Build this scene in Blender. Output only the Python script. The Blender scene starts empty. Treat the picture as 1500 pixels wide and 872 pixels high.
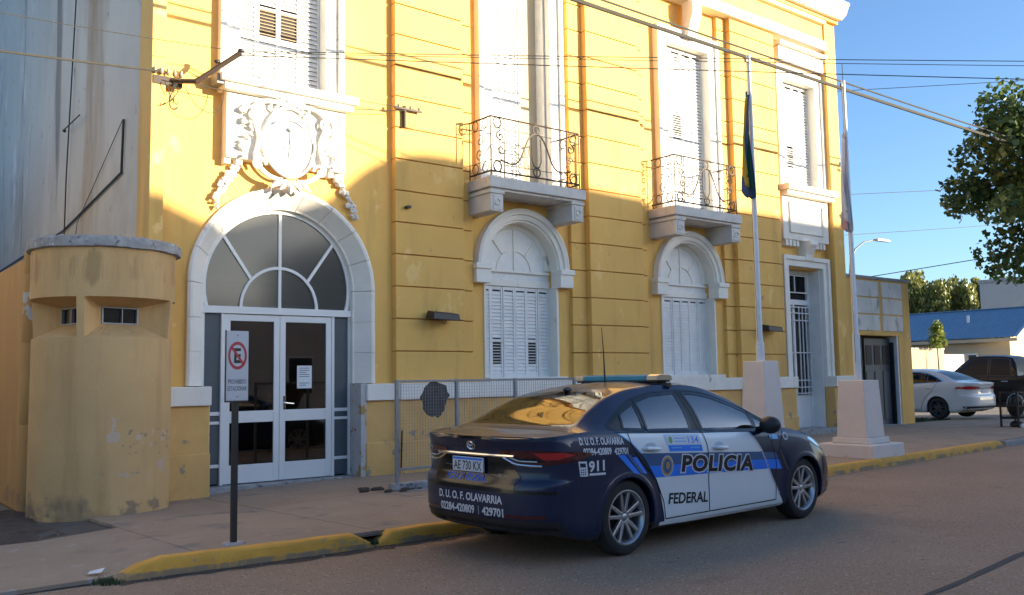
import bpy, bmesh, math, random
import numpy as np
from mathutils import Vector, Matrix
from mathutils.bvhtree import BVHTree
from math import sin, cos, pi, radians
S = bpy.context.scene
COL = S.collection
# ------------------------------------------------------------------ camera, sky, sun, exposure
R_ = np.array([[0.783, 0.044, 0.620], [-0.621, 0.080, 0.779], [-0.016, -0.996, 0.090]])
fwd = Vector((0.6200, 0.7790, 0.0900)).normalized()
right = Vector((0.783, -0.621, -0.0155)); right = (right - fwd * right.dot(fwd)).normalized()
up = right.cross(fwd)
cam_d = bpy.data.cameras.new('camera'); cam = bpy.data.objects.new('camera', cam_d); COL.objects.link(cam)
cm = Matrix((right, up, -fwd)).transposed().to_4x4(); cm.translation = (0, 0, 1.48)
cam.matrix_world = cm
cam_d.sensor_width = 36; cam_d.lens = 1330 / 1500 * 36; cam_d.clip_end = 3000; cam_d.clip_start = 0.05
S.camera = cam
SUN_EL, SUN_AZ = radians(9.0), radians(38)      # azimuth measured from the street side (-Y) towards +X
sun_dir = Vector((sin(SUN_AZ) * cos(SUN_EL), -cos(SUN_AZ) * cos(SUN_EL), sin(SUN_EL)))
W = bpy.data.worlds.new('World'); S.world = W; W.use_nodes = True
nt = W.node_tree; nt.nodes.clear()
sky = nt.nodes.new('ShaderNodeTexSky'); sky.sky_type = 'NISHITA'; sky.sun_disc = False
sky.sun_elevation = SUN_EL; sky.sun_rotation = pi - SUN_AZ
sky.air_density = 0.8; sky.dust_density = 1.2; sky.ozone_density = 3.2
bg = nt.nodes.new('ShaderNodeBackground'); bg.inputs[1].default_value = 0.088
wo = nt.nodes.new('ShaderNodeOutputWorld')
nt.links.new(sky.outputs[0], bg.inputs[0]); nt.links.new(bg.outputs[0], wo.inputs[0])
sl = bpy.data.lights.new('sun', 'SUN'); sun = bpy.data.objects.new('sun', sl); COL.objects.link(sun)
sl.energy = 3.2; sl.angle = radians(0.5); sl.color = (1.0, 0.87, 0.64)
sun.rotation_euler = sun_dir.to_track_quat('Z', 'Y').to_euler()
S.view_settings.view_transform = 'Standard'; S.view_settings.look = 'None'
S.view_settings.exposure = 2.2; S.view_settings.gamma = 1.0
S.cycles.max_bounces = 8; S.cycles.transparent_max_bounces = 16

# ------------------------------------------------------------------ materials
def lin(h):
    h = h.lstrip('#'); v = [int(h[i:i + 2], 16) / 255 for i in (0, 2, 4)]
    return tuple((c / 12.92 if c <= .04045 else ((c + .055) / 1.055) ** 2.4) for c in v)
def mat(name, col, rough=.6, var=.12, scale=2.5, bump=.0, bscale=60, metal=0, coat=0, spots=(), stretch=(1, 1, 1), obj=False, spec=.5, fine=0):
    """colour noise + optional bump + spots = list of (colour, noise scale, threshold, softness, (axis, lo, hi) or None, stretch)"""
    m = bpy.data.materials.new(name); m.use_nodes = True; n = m.node_tree; b = n.nodes['Principled BSDF']
    b.inputs['Roughness'].default_value = rough; b.inputs['Metallic'].default_value = metal
    b.inputs['Coat Weight'].default_value = coat; b.inputs['Coat Roughness'].default_value = .03
    b.inputs['Specular IOR Level'].default_value = spec
    if obj: src = n.nodes.new('ShaderNodeTexCoord').outputs['Object']
    else: src = n.nodes.new('ShaderNodeNewGeometry').outputs['Position']
    def noise(sc, st=(1, 1, 1), det=5, off=0):
        mp = n.nodes.new('ShaderNodeMapping'); mp.inputs['Scale'].default_value = st; mp.inputs['Location'].default_value = (off, off * 1.7, off * .6)
        n.links.new(src, mp.inputs[0]); t = n.nodes.new('ShaderNodeTexNoise'); t.inputs['Scale'].default_value = sc
        t.inputs['Detail'].default_value = det; t.inputs['Roughness'].default_value = .6
        n.links.new(mp.outputs[0], t.inputs['Vector']); return t.outputs['Fac']
    def rng(x, a, b_, c, d, smooth=False):
        r = n.nodes.new('ShaderNodeMapRange'); r.clamp = True
        if smooth: r.interpolation_type = 'SMOOTHSTEP'
        for i, v in enumerate((a, b_, c, d)): r.inputs[i + 1].default_value = v
        n.links.new(x, r.inputs[0]); return r.outputs[0]
    def mix(f, a, b_):
        x = n.nodes.new('ShaderNodeMix'); x.data_type = 'RGBA'
        if isinstance(f, float): x.inputs[0].default_value = f
        else: n.links.new(f, x.inputs[0])
        for s, v in ((x.inputs[6], a), (x.inputs[7], b_)):
            if isinstance(v, tuple): s.default_value = (*v, 1)
            else: n.links.new(v, s)
        return x.outputs[2]
    c = tuple(col)
    if var:
        f = rng(noise(scale, stretch), .28, .72, 0, 1)
        c = mix(f, tuple(x * (1 - var) for x in col), tuple(min(1, x * (1 + var)) for x in col))
    if fine:
        f = rng(noise(90), .25, .75, 0, 1)
        g = n.nodes.new('ShaderNodeMix'); g.data_type = 'RGBA'; g.blend_type = 'MULTIPLY'; g.inputs[0].default_value = 1
        fm = mix(f, (1 - fine,) * 3, (1 + fine,) * 3)
        (n.links.new(c, g.inputs[6]) if not isinstance(c, tuple) else setattr(g.inputs[6], 'default_value', (*c, 1)))
        n.links.new(fm, g.inputs[7]); c = g.outputs[2]
    for k, sp in enumerate(spots):
        sc, ns, th, so, band, st = sp
        raw = noise(ns, st, 6, 3.1 * k + 1); acc = None
        if band:
            bands = band if isinstance(band, list) else [band]
            for ax, lo, hi, fe in bands:
                sx = n.nodes.new('ShaderNodeSeparateXYZ'); n.links.new(src, sx.inputs[0]); o = sx.outputs[ax]
                u = rng(o, lo - fe, lo + fe, 0, 1, True); w = rng(o, hi - fe, hi + fe, 1, 0, True)
                for q in (u, w):
                    if acc is None: acc = q; continue
                    mu = n.nodes.new('ShaderNodeMath'); mu.operation = 'MULTIPLY'; n.links.new(acc, mu.inputs[0]); n.links.new(q, mu.inputs[1]); acc = mu.outputs[0]
            m2 = n.nodes.new('ShaderNodeMath'); m2.operation = 'MULTIPLY_ADD'; n.links.new(acc, m2.inputs[0]); m2.inputs[1].default_value = .5
            m3 = n.nodes.new('ShaderNodeMath'); m3.operation = 'SUBTRACT'; n.links.new(raw, m3.inputs[0]); m3.inputs[1].default_value = .5; n.links.new(m3.outputs[0], m2.inputs[2]); raw = m2.outputs[0]
        f = rng(raw, th, th + so, 0, 1)
        c = mix(f, c, tuple(sc))
    if isinstance(c, tuple): b.inputs['Base Color'].default_value = (*c, 1)
    else: n.links.new(c, b.inputs['Base Color'])
    if bump:
        bp = n.nodes.new('ShaderNodeBump'); bp.inputs['Strength'].default_value = bump; bp.inputs['Distance'].default_value = .01
        n.links.new(noise(bscale, det=4), bp.inputs['Height']); n.links.new(bp.outputs[0], b.inputs['Normal'])
    return m
def glass(name, tint, through=.7, rough=.02, glossy=1.45):
    m = bpy.data.materials.new(name); m.use_nodes = True; n = m.node_tree; n.nodes.clear()
    o = n.nodes.new('ShaderNodeOutputMaterial'); mx = n.nodes.new('ShaderNodeMixShader')
    t = n.nodes.new('ShaderNodeBsdfTransparent'); t.inputs[0].default_value = (*(c * through for c in tint), 1)
    g = n.nodes.new('ShaderNodeBsdfGlossy'); g.inputs['Roughness'].default_value = rough
    fr = n.nodes.new('ShaderNodeFresnel'); fr.inputs[0].default_value = glossy
    n.links.new(fr.outputs[0], mx.inputs[0]); n.links.new(t.outputs[0], mx.inputs[1]); n.links.new(g.outputs[0], mx.inputs[2])
    n.links.new(mx.outputs[0], o.inputs[0]); return m
YEL = (.80, .47, .125)
dirtc = (.26, .20, .13)
M = {}
M['yellow'] = mat('yellow wall paint', YEL, .8, .07, 1.3, .25, 120, spots=[((.62, .36, .10), 1.6, .53, .16, None, (1, 1, .14)), ((.88, .56, .2), 2.2, .62, .05, None, (1, 1, .7)), ((.45, .33, .2), 6, .70, .04, ((2, .1, 1.3, .2)), (1, 1, 1))])
M['block'] = mat('yellow block paint', (.79, .46, .122), .8, .08, .9, .25, 120, spots=[((.60, .345, .095), 1.8, .54, .16, None, (1, 1, .16)), ((.86, .55, .19), 2.4, .62, .06, None, (1, 1, .6)), ((.46, .29, .12), 7, .68, .04, None, (1, 1, .5))])
M['groove'] = mat('groove brown', (.50, .22, .05), .85, .1)  # reddish brown backing, darker than the block faces
M['plinth'] = mat('plinth paint', (.70, .42, .145), .85, .12, 2.2, .4, 60, spots=[((.33, .27, .20), 3.5, .60, .04, ((2, -.2, .85, .15)), (1, 1, 1)), ((.22, .17, .12), 5, .62, .1, ((2, -.3, .35, .1)), (1, 1, 1))])
M['turret'] = mat('turret paint', (.62, .39, .17), .85, .08, 1.5, .5, 45, spots=[
    ((.56, .41, .28), 3.0, .34, .04, [(2, .42, .60, .22), (0, 2.55, 3.9, .25)], (1, 1, 1.5)),
    ((.42, .30, .20), 9, .40, .03, [(2, .42, .56, .2), (0, 2.6, 3.9, .25)], (1, 1, 1)),
    ((.58, .43, .30), 6.5, .53, .02, [(2, .6, 1.2, .3), (0, 2.7, 4, .2)], (1, 1, 1)),
    ((.34, .23, .14), 11, .60, .03, [(2, .5, 1.2, .3), (0, 2.7, 4, .2)], (1, 1, 1)),
    ((.27, .18, .11), 2.6, .33, .2, [(2, -.3, .34, .3), (0, 1.5, 3.05, .4)], (1, 1, 1)),
    ((.32, .22, .13), 5, .50, .08, ((2, -.1, .30, .2)), (1, 1, 1)), ((.50, .30, .12), 1.4, .5, .2, None, (2, 2, .2)), ((.60, .46, .34), 9, .68, .02, ((2, 1.2, 3.0, .2)), (1, 1, 1)),
    ((.44, .28, .12), 3.5, .46, .12, ((2, 2.55, 3.1, .2)), (2, 2, .25))])
M['party'] = mat('bare party wall render', (.55, .52, .46), .92, .10, .6, .5, 30, stretch=(1, 1, .5), spots=[
    ((.46, .43, .38), .8, .50, .2, None, (1, 1.0, .3)), ((.22, .20, .185), .8, .60, .08, None, (1, 1.2, .14)), ((.36, .27, .18), .5, .58, .12, None, (1, 1.0, .2)),
    ((.70, .66, .60), 1.4, .55, .14, [(1, 18.5, 40, 2)], (1, .9, .6)), ((.30, .28, .26), 1.2, .57, .12, [(1, 19.5, 40, 2)], (1, .9, .35)), ((.44, .40, .36), .8, .36, .25, ((2, 2.5, 5.0, 1.5)), (1, 1, .7)), ((.32, .30, .28), 5, .64, .05, None, (1, 1, .7))])
M['concrete'] = mat('weathered concrete', (.34, .33, .32), .9, .25, 7, .6, 40, spots=[((.12, .12, .125), 9, .55, .1, None, (1, 1, 1)), ((.55, .54, .52), 12, .62, .05, None, (1, 1, 1))])
M['white'] = mat('white trim paint', (.82, .77, .68), .7, .06, 3, .15, 90, spots=[((.42, .39, .34), 4, .66, .06, None, (1, 1, .4))])
M['whitewood'] = mat('white shutter paint', (.78, .76, .72), .6, .07, 5, .1, 90, spots=[((.35, .27, .18), 14, .72, .03, None, (1, 1, .5))])
M['stone'] = mat('grey white stone', (.62, .58, .53), .85, .12, 4, .35, 50, spots=[((.30, .30, .29), 5, .6, .12, None, (1, 1, .4))])
M['relief'] = mat('relief plaster', (.72, .70, .66), .8, .08, 8)
M['door'] = mat('door white enamel', (.74, .73, .71), .4, .04, 2)
M['bluegrey'] = mat('blue grey panel', (.075, .09, .10), .55, .08, 3)
M['brown'] = mat('brown hall panelling', (.20, .11, .08), .7, .2, 1)
M['dark'] = mat('dark interior', (.035, .028, .024), .7, .2, 1)
M['inner'] = mat('hall plaster', (.26, .25, .23), .8, .05, 1)
M['iron'] = mat('wrought iron', (.045, .026, .016), .6, .3, 20)
M['blackmetal'] = mat('black painted metal', (.018, .017, .018), .45, .2, 8)
M['whitemetal'] = mat('white painted metal', (.62, .63, .64), .45, .08, 8)
M['galv'] = mat('galvanised steel', (.28, .29, .30), .5, .15, 12, metal=.3)
M['wire'] = mat('cable rubber', (.05, .045, .035), .7, .2, 4)
M['insul'] = mat('porcelain insulator', (.30, .22, .15), .3, .1, 4)
M['kerb'] = mat('kerb yellow paint', (.66, .33, .045), .8, .14, 4, .5, 50, spots=[((.28, .19, .11), 3.5, .42, .12, ((2, -.1, .07, .03)), (1, 1, 1)), ((.40, .27, .12), 14, .60, .05, None, (1, 1, 1)), ((.30, .25, .18), 8, .66, .05, None, (1, 1, 1))])
M['kerbgrey'] = mat('plain kerb', (.27, .25, .23), .9, .15, 4, .4, 50)
M['pave'] = mat('pavement concrete', (.325, .245, .175), .92, .13, 1.1, .6, 50, fine=.2, spots=[((.20, .17, .15), 2, .58, .12, None, (1, 1, 1)), ((.36, .33, .31), 5, .63, .08, None, (1, 1, 1)), ((.16, .13, .11), 22, .70, .04, None, (1, 1, 1))])
M['joint'] = mat('pavement joint', (.09, .08, .07), .95, .2, 5)
M['road'] = mat('road asphalt', (.30, .205, .135), .88, .10, .5, 1.0, 110, fine=.34, spots=[((.35, .25, .17), .7, .54, .2, None, (1, .35, 1)), ((.23, .16, .11), 2.0, .60, .12, None, (.5, 1, 1)), ((.52, .43, .35), 48, .61, .03, None, (1, 1, 1)), ((.12, .085, .06), 34, .61, .03, None, (1, 1, 1)), ((.18, .13, .10), 9, .68, .03, None, (.4, 1, 1))])
M['seal'] = mat('tar seam', (.04, .036, .034), .8, .2, 5)
M['dirt'] = mat('bare dirt', (.075, .055, .042), .98, .3, 9, 1, 40)
M['ground'] = mat('ground', (.22, .18, .14), .95, .2, .3, .3, 20)
M['grass'] = mat('grass', (.05, .075, .025), .9, .3, 8)
def leafmat(name, a, b, tr=.35):
    m = bpy.data.materials.new(name); m.use_nodes = True; n = m.node_tree; bs = n.nodes['Principled BSDF']
    at = n.nodes.new('ShaderNodeAttribute'); at.attribute_name = 'tone'
    mx = n.nodes.new('ShaderNodeMix'); mx.data_type = 'RGBA'; mx.inputs[6].default_value = (*a, 1); mx.inputs[7].default_value = (*b, 1)
    n.links.new(at.outputs['Fac'], mx.inputs[0]); n.links.new(mx.outputs[2], bs.inputs['Base Color'])
    bs.inputs['Roughness'].default_value = .36
    t = n.nodes.new('ShaderNodeBsdfTranslucent'); n.links.new(mx.outputs[2], t.inputs[0])
    ms = n.nodes.new('ShaderNodeMixShader'); ms.inputs[0].default_value = tr
    n.links.new(bs.outputs[0], ms.inputs[1]); n.links.new(t.outputs[0], ms.inputs[2]); n.links.new(ms.outputs[0], n.nodes['Material Output'].inputs[0])
    return m
M['leaf'] = leafmat('street tree leaves', (.05, .09, .025), (.17, .23, .075), .45)
M['willow'] = leafmat('willow leaves', (.11, .13, .03), (.27, .27, .065))
M['shrub'] = leafmat('shrub leaves', (.12, .17, .03), (.24, .27, .05))
M['bark'] = mat('bark', (.10, .075, .055), .95, .3, 6, .8, 25)
def plain(name, col, rough=.5, metal=0, coat=0, spec=.5): return mat(name, col, rough, .05, 6, metal=metal, coat=coat, obj=True, spec=spec)
M['navy'] = mat('navy car paint', (.006, .013, .042), .4, .05, 3, coat=.55, obj=True, spec=.25)
M['carwhite'] = mat('white car paint', (.64, .68, .70), .4, .03, 3, coat=.6, obj=True)
M['pearl'] = mat('white saloon paint', (.62, .62, .61), .35, .03, 3, coat=.8, obj=True)
M['blackcar'] = mat('black car paint', (.008, .008, .009), .4, .05, 3, coat=.25, obj=True, spec=.2)
M['trim'] = plain('black plastic trim', (.014, .014, .016), .5)
M['gloss'] = plain('gloss black trim', (.006, .006, .008), .15)
M['tyre'] = mat('tyre rubber', (.020, .019, .019), .85, .2, 15, obj=True)
M['alloy'] = plain('alloy rim', (.42, .42, .44), .3, .85)
M['alloydark'] = plain('dark alloy', (.10, .10, .11), .35, .7)
M['chrome'] = plain('chrome', (.75, .75, .76), .12, 1)
M['seat'] = plain('seat cloth', (.06, .07, .09), .8)
M['red'] = plain('red lamp lens', (.42, .015, .015), .12, 0, .6)
M['darkred'] = plain('dark red lens', (.06, .005, .007), .12, 0, .6)
M['lens'] = plain('headlamp lens', (.45, .52, .55), .08, .3, 1)
M['lettering'] = plain('white vinyl', (.55, .57, .62), .5)
M['black_v'] = plain('black vinyl', (.008, .008, .010), .4)
M['blue_d'] = plain('dark blue vinyl', (.03, .085, .21), .4)
M['blue_l'] = plain('bright blue vinyl', (.012, .17, .72), .4)
M['cyan'] = plain('light blue vinyl', (.12, .40, .75), .4, 0, .3)
M['silver_v'] = plain('silver vinyl', (.40, .43, .48), .4)
M['gold_v'] = plain('gold vinyl', (.35, .22, .10), .4)
M['green_v'] = plain('green vinyl', (.10, .33, .12), .5)
M['teal'] = plain('light bar lens', (.015, .21, .29), .7, 0, .05)
M['amber'] = plain('clear lamp end', (.42, .33, .22), .2, 0, .5)
M['signwhite'] = mat('sign face', (.50, .50, .52), .45, .05, 10)
M['signred'] = plain('sign red', (.42, .03, .035), .5)
M['paper'] = mat('paper', (.72, .74, .76), .8, .04, 12)
M['ink'] = mat('ink', (.12, .12, .14), .8, 0)
M['cglass'] = glass('car glass', (.78, .90, .90), .93, .01, 2.7)
M['cglassdark'] = glass('dark car glass', (.3, .32, .34), .3, .02, 1.3)
M['suvglass'] = mat('tinted glass', (.006, .007, .008), .5, 0, obj=True, spec=.3)
M['rglass'] = glass('rear car glass', (.6, .65, .55), .6, .03, 1.65)
M['pane'] = glass('door pane', (.6, .48, .44), .7, .02, 2.0)
M['fanpane'] = glass('fanlight pane', (.62, .62, .58), .55, .12, 1.7)
_n = M['fanpane'].node_tree; _d = _n.nodes.new('ShaderNodeBsdfDiffuse'); _d.inputs[0].default_value = (.16, .155, .14, 1)
_m = _n.nodes.new('ShaderNodeMixShader'); _m.inputs[0].default_value = .38; _o = _n.nodes['Material Output']; _l = _o.inputs[0].links[0].from_socket
_n.links.new(_l, _m.inputs[1]); _n.links.new(_d.outputs[0], _m.inputs[2]); _n.links.new(_m.outputs[0], _o.inputs[0])
M['bluewin'] = glass('window pane', (.5, .55, .5), .5, .02, 1.5)
M['blueroof'] = mat('blue roof sheet', (.13, .23, .33), .5, .1, .6)
M['cream'] = mat('cream house wall', (.50, .40, .26), .85, .06, 1)
M['tan'] = mat('tan wall', (.42, .31, .20), .85, .08, 1)
M['greywall'] = mat('grey house wall', (.40, .39, .37), .9, .06, 1)
M['garagewhite'] = mat('stained white panel', (.72, .67, .60), .85, .12, 2.2, .3, 50, spots=[((.34, .32, .30), 4, .58, .10, None, (1, 1, .3))])
M['pedestal'] = mat('pedestal whitewash', (.72, .62, .54), .85, .05, 3, .25, 60, spots=[((.30, .26, .22), 7, .58, .08, ((2, .0, .19, .04)), (1, 1, 1))])
M['brick'] = mat('plain render', (.62, .54, .44), .9, .1, 1)

# ------------------------------------------------------------------ geometry helpers
class MB:
    def __init__(s): s.v = []; s.f = []
    def add(s, vs, fs):
        n = len(s.v); s.v += [tuple(p) for p in vs]; s.f += [tuple(i + n for i in q) for q in fs]; return s
    def box(s, x0, x1, y0, y1, z0, z1):
        return s.add([(x, y, z) for z in (z0, z1) for x, y in ((x0, y0), (x1, y0), (x1, y1), (x0, y1))],
                     [(3, 2, 1, 0), (4, 5, 6, 7), (0, 1, 5, 4), (1, 2, 6, 5), (2, 3, 7, 6), (3, 0, 4, 7)])
    def frustum(s, lo, z0, hi, z1):      # lo/hi = (x0,x1,y0,y1)
        a, b = lo, hi
        return s.add([(a[0], a[2], z0), (a[1], a[2], z0), (a[1], a[3], z0), (a[0], a[3], z0), (b[0], b[2], z1), (b[1], b[2], z1), (b[1], b[3], z1), (b[0], b[3], z1)],
                     [(3, 2, 1, 0), (4, 5, 6, 7), (0, 1, 5, 4), (1, 2, 6, 5), (2, 3, 7, 6), (3, 0, 4, 7)])
    def prism_y(s, poly, y0, y1):        # poly = [(x,z)] counter-clockwise seen from -y
        n = len(poly)
        return s.add([(x, y0, z) for x, z in poly] + [(x, y1, z) for x, z in poly],
                     [tuple(range(n)), tuple(range(2 * n - 1, n - 1, -1))] + [(i, i + n, (i + 1) % n + n, (i + 1) % n) for i in range(n)])
    def prism_x(s, poly, x0, x1):        # poly = [(y,z)]
        n = len(poly)
        return s.add([(x0, y, z) for y, z in poly] + [(x1, y, z) for y, z in poly],
                     [tuple(range(n)), tuple(range(2 * n - 1, n - 1, -1))] + [(i, i + n, (i + 1) % n + n, (i + 1) % n) for i in range(n)])
    def grid(s, rows, closed=False):
        m = len(rows[0]); n = len(rows); fs = []
        for i in range(n - 1):
            for j in range(m if closed else m - 1):
                k = (j + 1) % m; fs.append((i * m + j, i * m + k, (i + 1) * m + k, (i + 1) * m + j))
        return s.add([p for r in rows for p in r], fs)
    def tube(s, pts, r, n=6, cap=True):
        pts = [Vector(p) for p in pts]; rows = []; prev = None
        for i, p in enumerate(pts):
            t = (pts[min(i + 1, len(pts) - 1)] - pts[max(i - 1, 0)]).normalized()
            if prev is None:
                a = t.cross(Vector((0, 0, 1)));
                if a.length < .1: a = t.cross(Vector((0, 1, 0)))
            else: a = prev - t * prev.dot(t)
            a.normalize(); b = t.cross(a); prev = a
            rr = r[i] if isinstance(r, (list, tuple)) else r
            rows.append([p + (a * cos(2 * pi * k / n) + b * sin(2 * pi * k / n)) * rr for k in range(n)])
        st = len(s.v); s.grid(rows, True)
        if cap: s.f.append(tuple(range(st, st + n))); e = st + (len(pts) - 1) * n; s.f.append(tuple(range(e + n - 1, e - 1, -1)))
        return s
    def lathe(s, prof, n=24, c=(0, 0, 0), axis='z', a0=0, a1=2 * pi):
        full = abs(a1 - a0 - 2 * pi) < 1e-6; rows = []
        for r, h in prof:
            row = []
            for k in range(n if full else n + 1):
                a = a0 + (a1 - a0) * k / n; x, y = r * cos(a), r * sin(a)
                row.append({'z': (c[0] + x, c[1] + y, c[2] + h), 'y': (c[0] + x, c[1] + h, c[2] + y), 'x': (c[0] + h, c[1] + x, c[2] + y)}[axis])
            rows.append(row)
        return s.grid(rows, full)
    def ball(s, c, rx, ry=None, rz=None, n=10, m=6):
        ry = ry or rx; rz = rz or rx
        return s.grid([[(c[0] + rx * sin(pi * i / m) * cos(2 * pi * k / n), c[1] + ry * sin(pi * i / m) * sin(2 * pi * k / n), c[2] - rz * cos(pi * i / m)) for k in range(n)] for i in range(m + 1)], True)
    def build(s, name, m, parent=None, smooth=False, bev=0, label=None, stuff=False, seg=2, loc=None, local=False):
        me = bpy.data.meshes.new(name); me.from_pydata(s.v, [], s.f); me.update()
        bm = bmesh.new(); bm.from_mesh(me); bmesh.ops.remove_doubles(bm, verts=bm.verts, dist=1e-5)
        bmesh.ops.recalc_face_normals(bm, faces=bm.faces); bm.to_mesh(me); bm.free()
        me.materials.append(M[m] if isinstance(m, str) else m)
        return link(name, me, parent, smooth, bev, label, stuff, seg, loc, local)
def link(name, me, parent=None, smooth=False, bev=0, label=None, stuff=False, seg=2, loc=None, local=False):
    o = bpy.data.objects.new(name, me); COL.objects.link(o)
    if smooth:
        for p in me.polygons: p.use_smooth = True
        me.set_sharp_from_angle(angle=radians(smooth if smooth > 1 else 40))
    if bev:
        b = o.modifiers.new('bevel', 'BEVEL'); b.width = bev; b.segments = seg; b.limit_method = 'ANGLE'; b.angle_limit = radians(40)
    if loc: o.location = loc
    if parent:
        o.parent = parent
        if not local: o.matrix_parent_inverse = wmat(parent).inverted()
    if label: o['label'] = label
    if stuff: o['kind'] = 'stuff'
    return o
def wmat(o):
    m = Matrix.LocRotScale(o.location, o.rotation_euler, o.scale)
    return wmat(o.parent) @ o.matrix_parent_inverse @ m if o.parent else m
def tag(o, label, cat, group=None):
    o['label'] = label; o['category'] = cat
    if group: o['group'] = group
    return o
def thing(name, loc, label, cat, group=None, rz=0):
    o = bpy.data.objects.new(name, None); COL.objects.link(o); o.location = loc; o.rotation_euler = (0, 0, rz); o.empty_display_size = .2
    return tag(o, label, cat, group)
def struct(o): o['kind'] = 'structure'; return o
def inst(o, name=None, loc=None, rot=None, parent=None, local=True):
    c = o.copy(); COL.objects.link(c)
    if parent:
        c.parent = parent
        c.matrix_parent_inverse = Matrix() if local else wmat(parent).inverted()
    if loc is not None: c.location = loc
    if rot is not None: c.rotation_euler = rot
    return c
def arc(cx, cz, r, a0, a1, n): return [(cx + r * cos(radians(a0 + (a1 - a0) * i / n)), cz + r * sin(radians(a0 + (a1 - a0) * i / n))) for i in range(n + 1)]
def text_mesh(txt, bold=0.0, shear=0.0, space=1.0):
    cu = bpy.data.curves.new('lettering', 'FONT'); cu.body = txt; cu.size = 1; cu.offset = bold; cu.shear = shear; cu.space_character = space; cu.resolution_u = 3
    o = bpy.data.objects.new('lettering', cu); COL.objects.link(o); bpy.context.view_layer.update()
    me = bpy.data.meshes.new_from_object(o.evaluated_get(bpy.context.evaluated_depsgraph_get()))
    bpy.data.objects.remove(o); bpy.data.curves.remove(cu)
    v = np.array([q.co[:2] for q in me.vertices]); fs = [tuple(p.vertices) for p in me.polygons]; bpy.data.meshes.remove(me)
    v -= v.min(0); return v, fs, v.max(0)
def pchip(tab):
    xs = [t[0] for t in tab]; ys = [t[1] for t in tab]; n = len(xs)
    d = [(ys[i + 1] - ys[i]) / (xs[i + 1] - xs[i]) for i in range(n - 1)]
    m = [d[0]] + [0 if d[i - 1] * d[i] <= 0 else 2 * d[i - 1] * d[i] / (d[i - 1] + d[i]) for i in range(1, n - 1)] + [d[-1]]
    def f(x):
        if x <= xs[0]: return ys[0]
        if x >= xs[-1]: return ys[-1]
        i = max(k for k in range(n - 1) if xs[k] <= x); h = xs[i + 1] - xs[i]; t = (x - xs[i]) / h
        return (2 * t ** 3 - 3 * t * t + 1) * ys[i] + (t ** 3 - 2 * t * t + t) * h * m[i] + (-2 * t ** 3 + 3 * t * t) * ys[i + 1] + (t ** 3 - t * t) * h * m[i + 1]
    return f
def spiral(cx, cz, r, turns, a0, n=22, hand=1):     # from outside in
    return [(cx + r * (1 - .85 * i / n) * cos(a0 + hand * 2 * pi * turns * i / n), cz + r * (1 - .85 * i / n) * sin(a0 + hand * 2 * pi * turns * i / n)) for i in range(n + 1)]
def bez(pts, n=14):
    out = []
    for k in range(0, len(pts) - 3, 3):
        p = [Vector(q) for q in pts[k:k + 4]]
        for i in range(n + (k + 4 >= len(pts))):
            t = i / n; out.append(p[0] * (1 - t) ** 3 + p[1] * 3 * t * (1 - t) ** 2 + p[2] * 3 * t * t * (1 - t) + p[3] * t ** 3)
    return out

# ------------------------------------------------------------------ ground, road, pavement, kerbs
YK = pchip([(-30, 7.6), (1.9, 7.33), (4.1, 7.25), (5.4, 7.26), (8, 7.41), (12, 7.67), (18.9, 8.15), (45, 9.95), (120, 15.2)])
def zk(x): return .02 + .105 * max(0, min(1, (x - 1.9) / .5))
ZW = pchip([(-10, 0.0), (4.2, .0), (5, .05), (6.9, .09), (12, .12), (19, .165), (24, .16), (60, .1)])
def zp(x, y):
    t = max(0, min(1, (y - YK(x) - .15) / (12.1 - YK(x) - .15))); return zk(x) * (1 - t) + ZW(x) * t
struct(MB().add([(-700, -700, -.06), (900, -700, -.06), (900, 900, -.06), (-700, 900, -.06)], [(0, 1, 2, 3)]).build('ground', 'ground'))
xs = [-60, -30, -10] + [x * .5 for x in range(-8, 60)] + [32, 36, 40, 50, 70, 120]
struct(MB().grid([[(x, -4.0, 0), (x, YK(x) + .06, 0)] for x in xs]).build('road', 'road'))
struct(MB().grid([[(x, -12, .1), (x, -4.15, .1)] for x in (-60, 0, 60, 120)]).build('far_pavement', 'pave'))
struct(MB().box(-60, 120, -4.15, -4.0, -.05, .11).build('far_kerb', 'kerbgrey', bev=.01))
rs = random.Random(4)
seam = [(4.9 + i * .3, 3.04 + .03 * i + rs.uniform(-.012, .012)) for i in range(-14, 80)]
struct(MB().grid([[(x, y - .022 - rs.random() * .012, .004), (x, y + .022 + rs.random() * .012, .004)] for x, y in seam]).build('road_seam', 'seal'))
pave = struct(MB().grid([[(x, y, zp(x, y) - .03) for y in np.linspace(YK(x) + .1, 12.6, 7)] for x in [-6, -3, 0, 1, 1.8, 2.2, 2.6, 3] + [3.5 + .5 * i for i in range(50)] + [30, 36, 45]]).build('pavement', 'joint'))
def slab(x0, x1, v0, v1, cut=None):
    g = .006; rows = []
    for i in range(5):
        x = x0 + g + (x1 - x0 - 2 * g) * i / 4
        f = lambda v: YK(x) + .15 + (v * (12.55 - YK(x) - .15))
        a, b = f(v0) + g, f(v1) - g
        if cut: b = min(b, cut)
        rows.append([(x, a, zp(x, a) - .03)] + [(x, a + (b - a) * j / 6, zp(x, a + (b - a) * j / 6)) for j in range(7)] + [(x, b, zp(x, b) - .03)])
    m = MB().grid(rows)
    e = [[(p[0], p[1], p[2]) for p in rows[0]], [(p[0], p[1], zp(p[0], p[1]) - .03) for p in rows[0]]]
    m.grid(e); m.grid([[p for p in rows[-1]], [(p[0], p[1], zp(p[0], p[1]) - .03) for p in rows[-1]]])
    return m.build('pavement_slab', 'pave', pave)
xl = [2.66, 4.28, 5.9, 7.5, 9.1, 10.7, 12.3, 13.9, 15.5, 17.1, 18.7, 20.3, 21.9, 23.5, 25.2, 27, 29, 31, 34]
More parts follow.
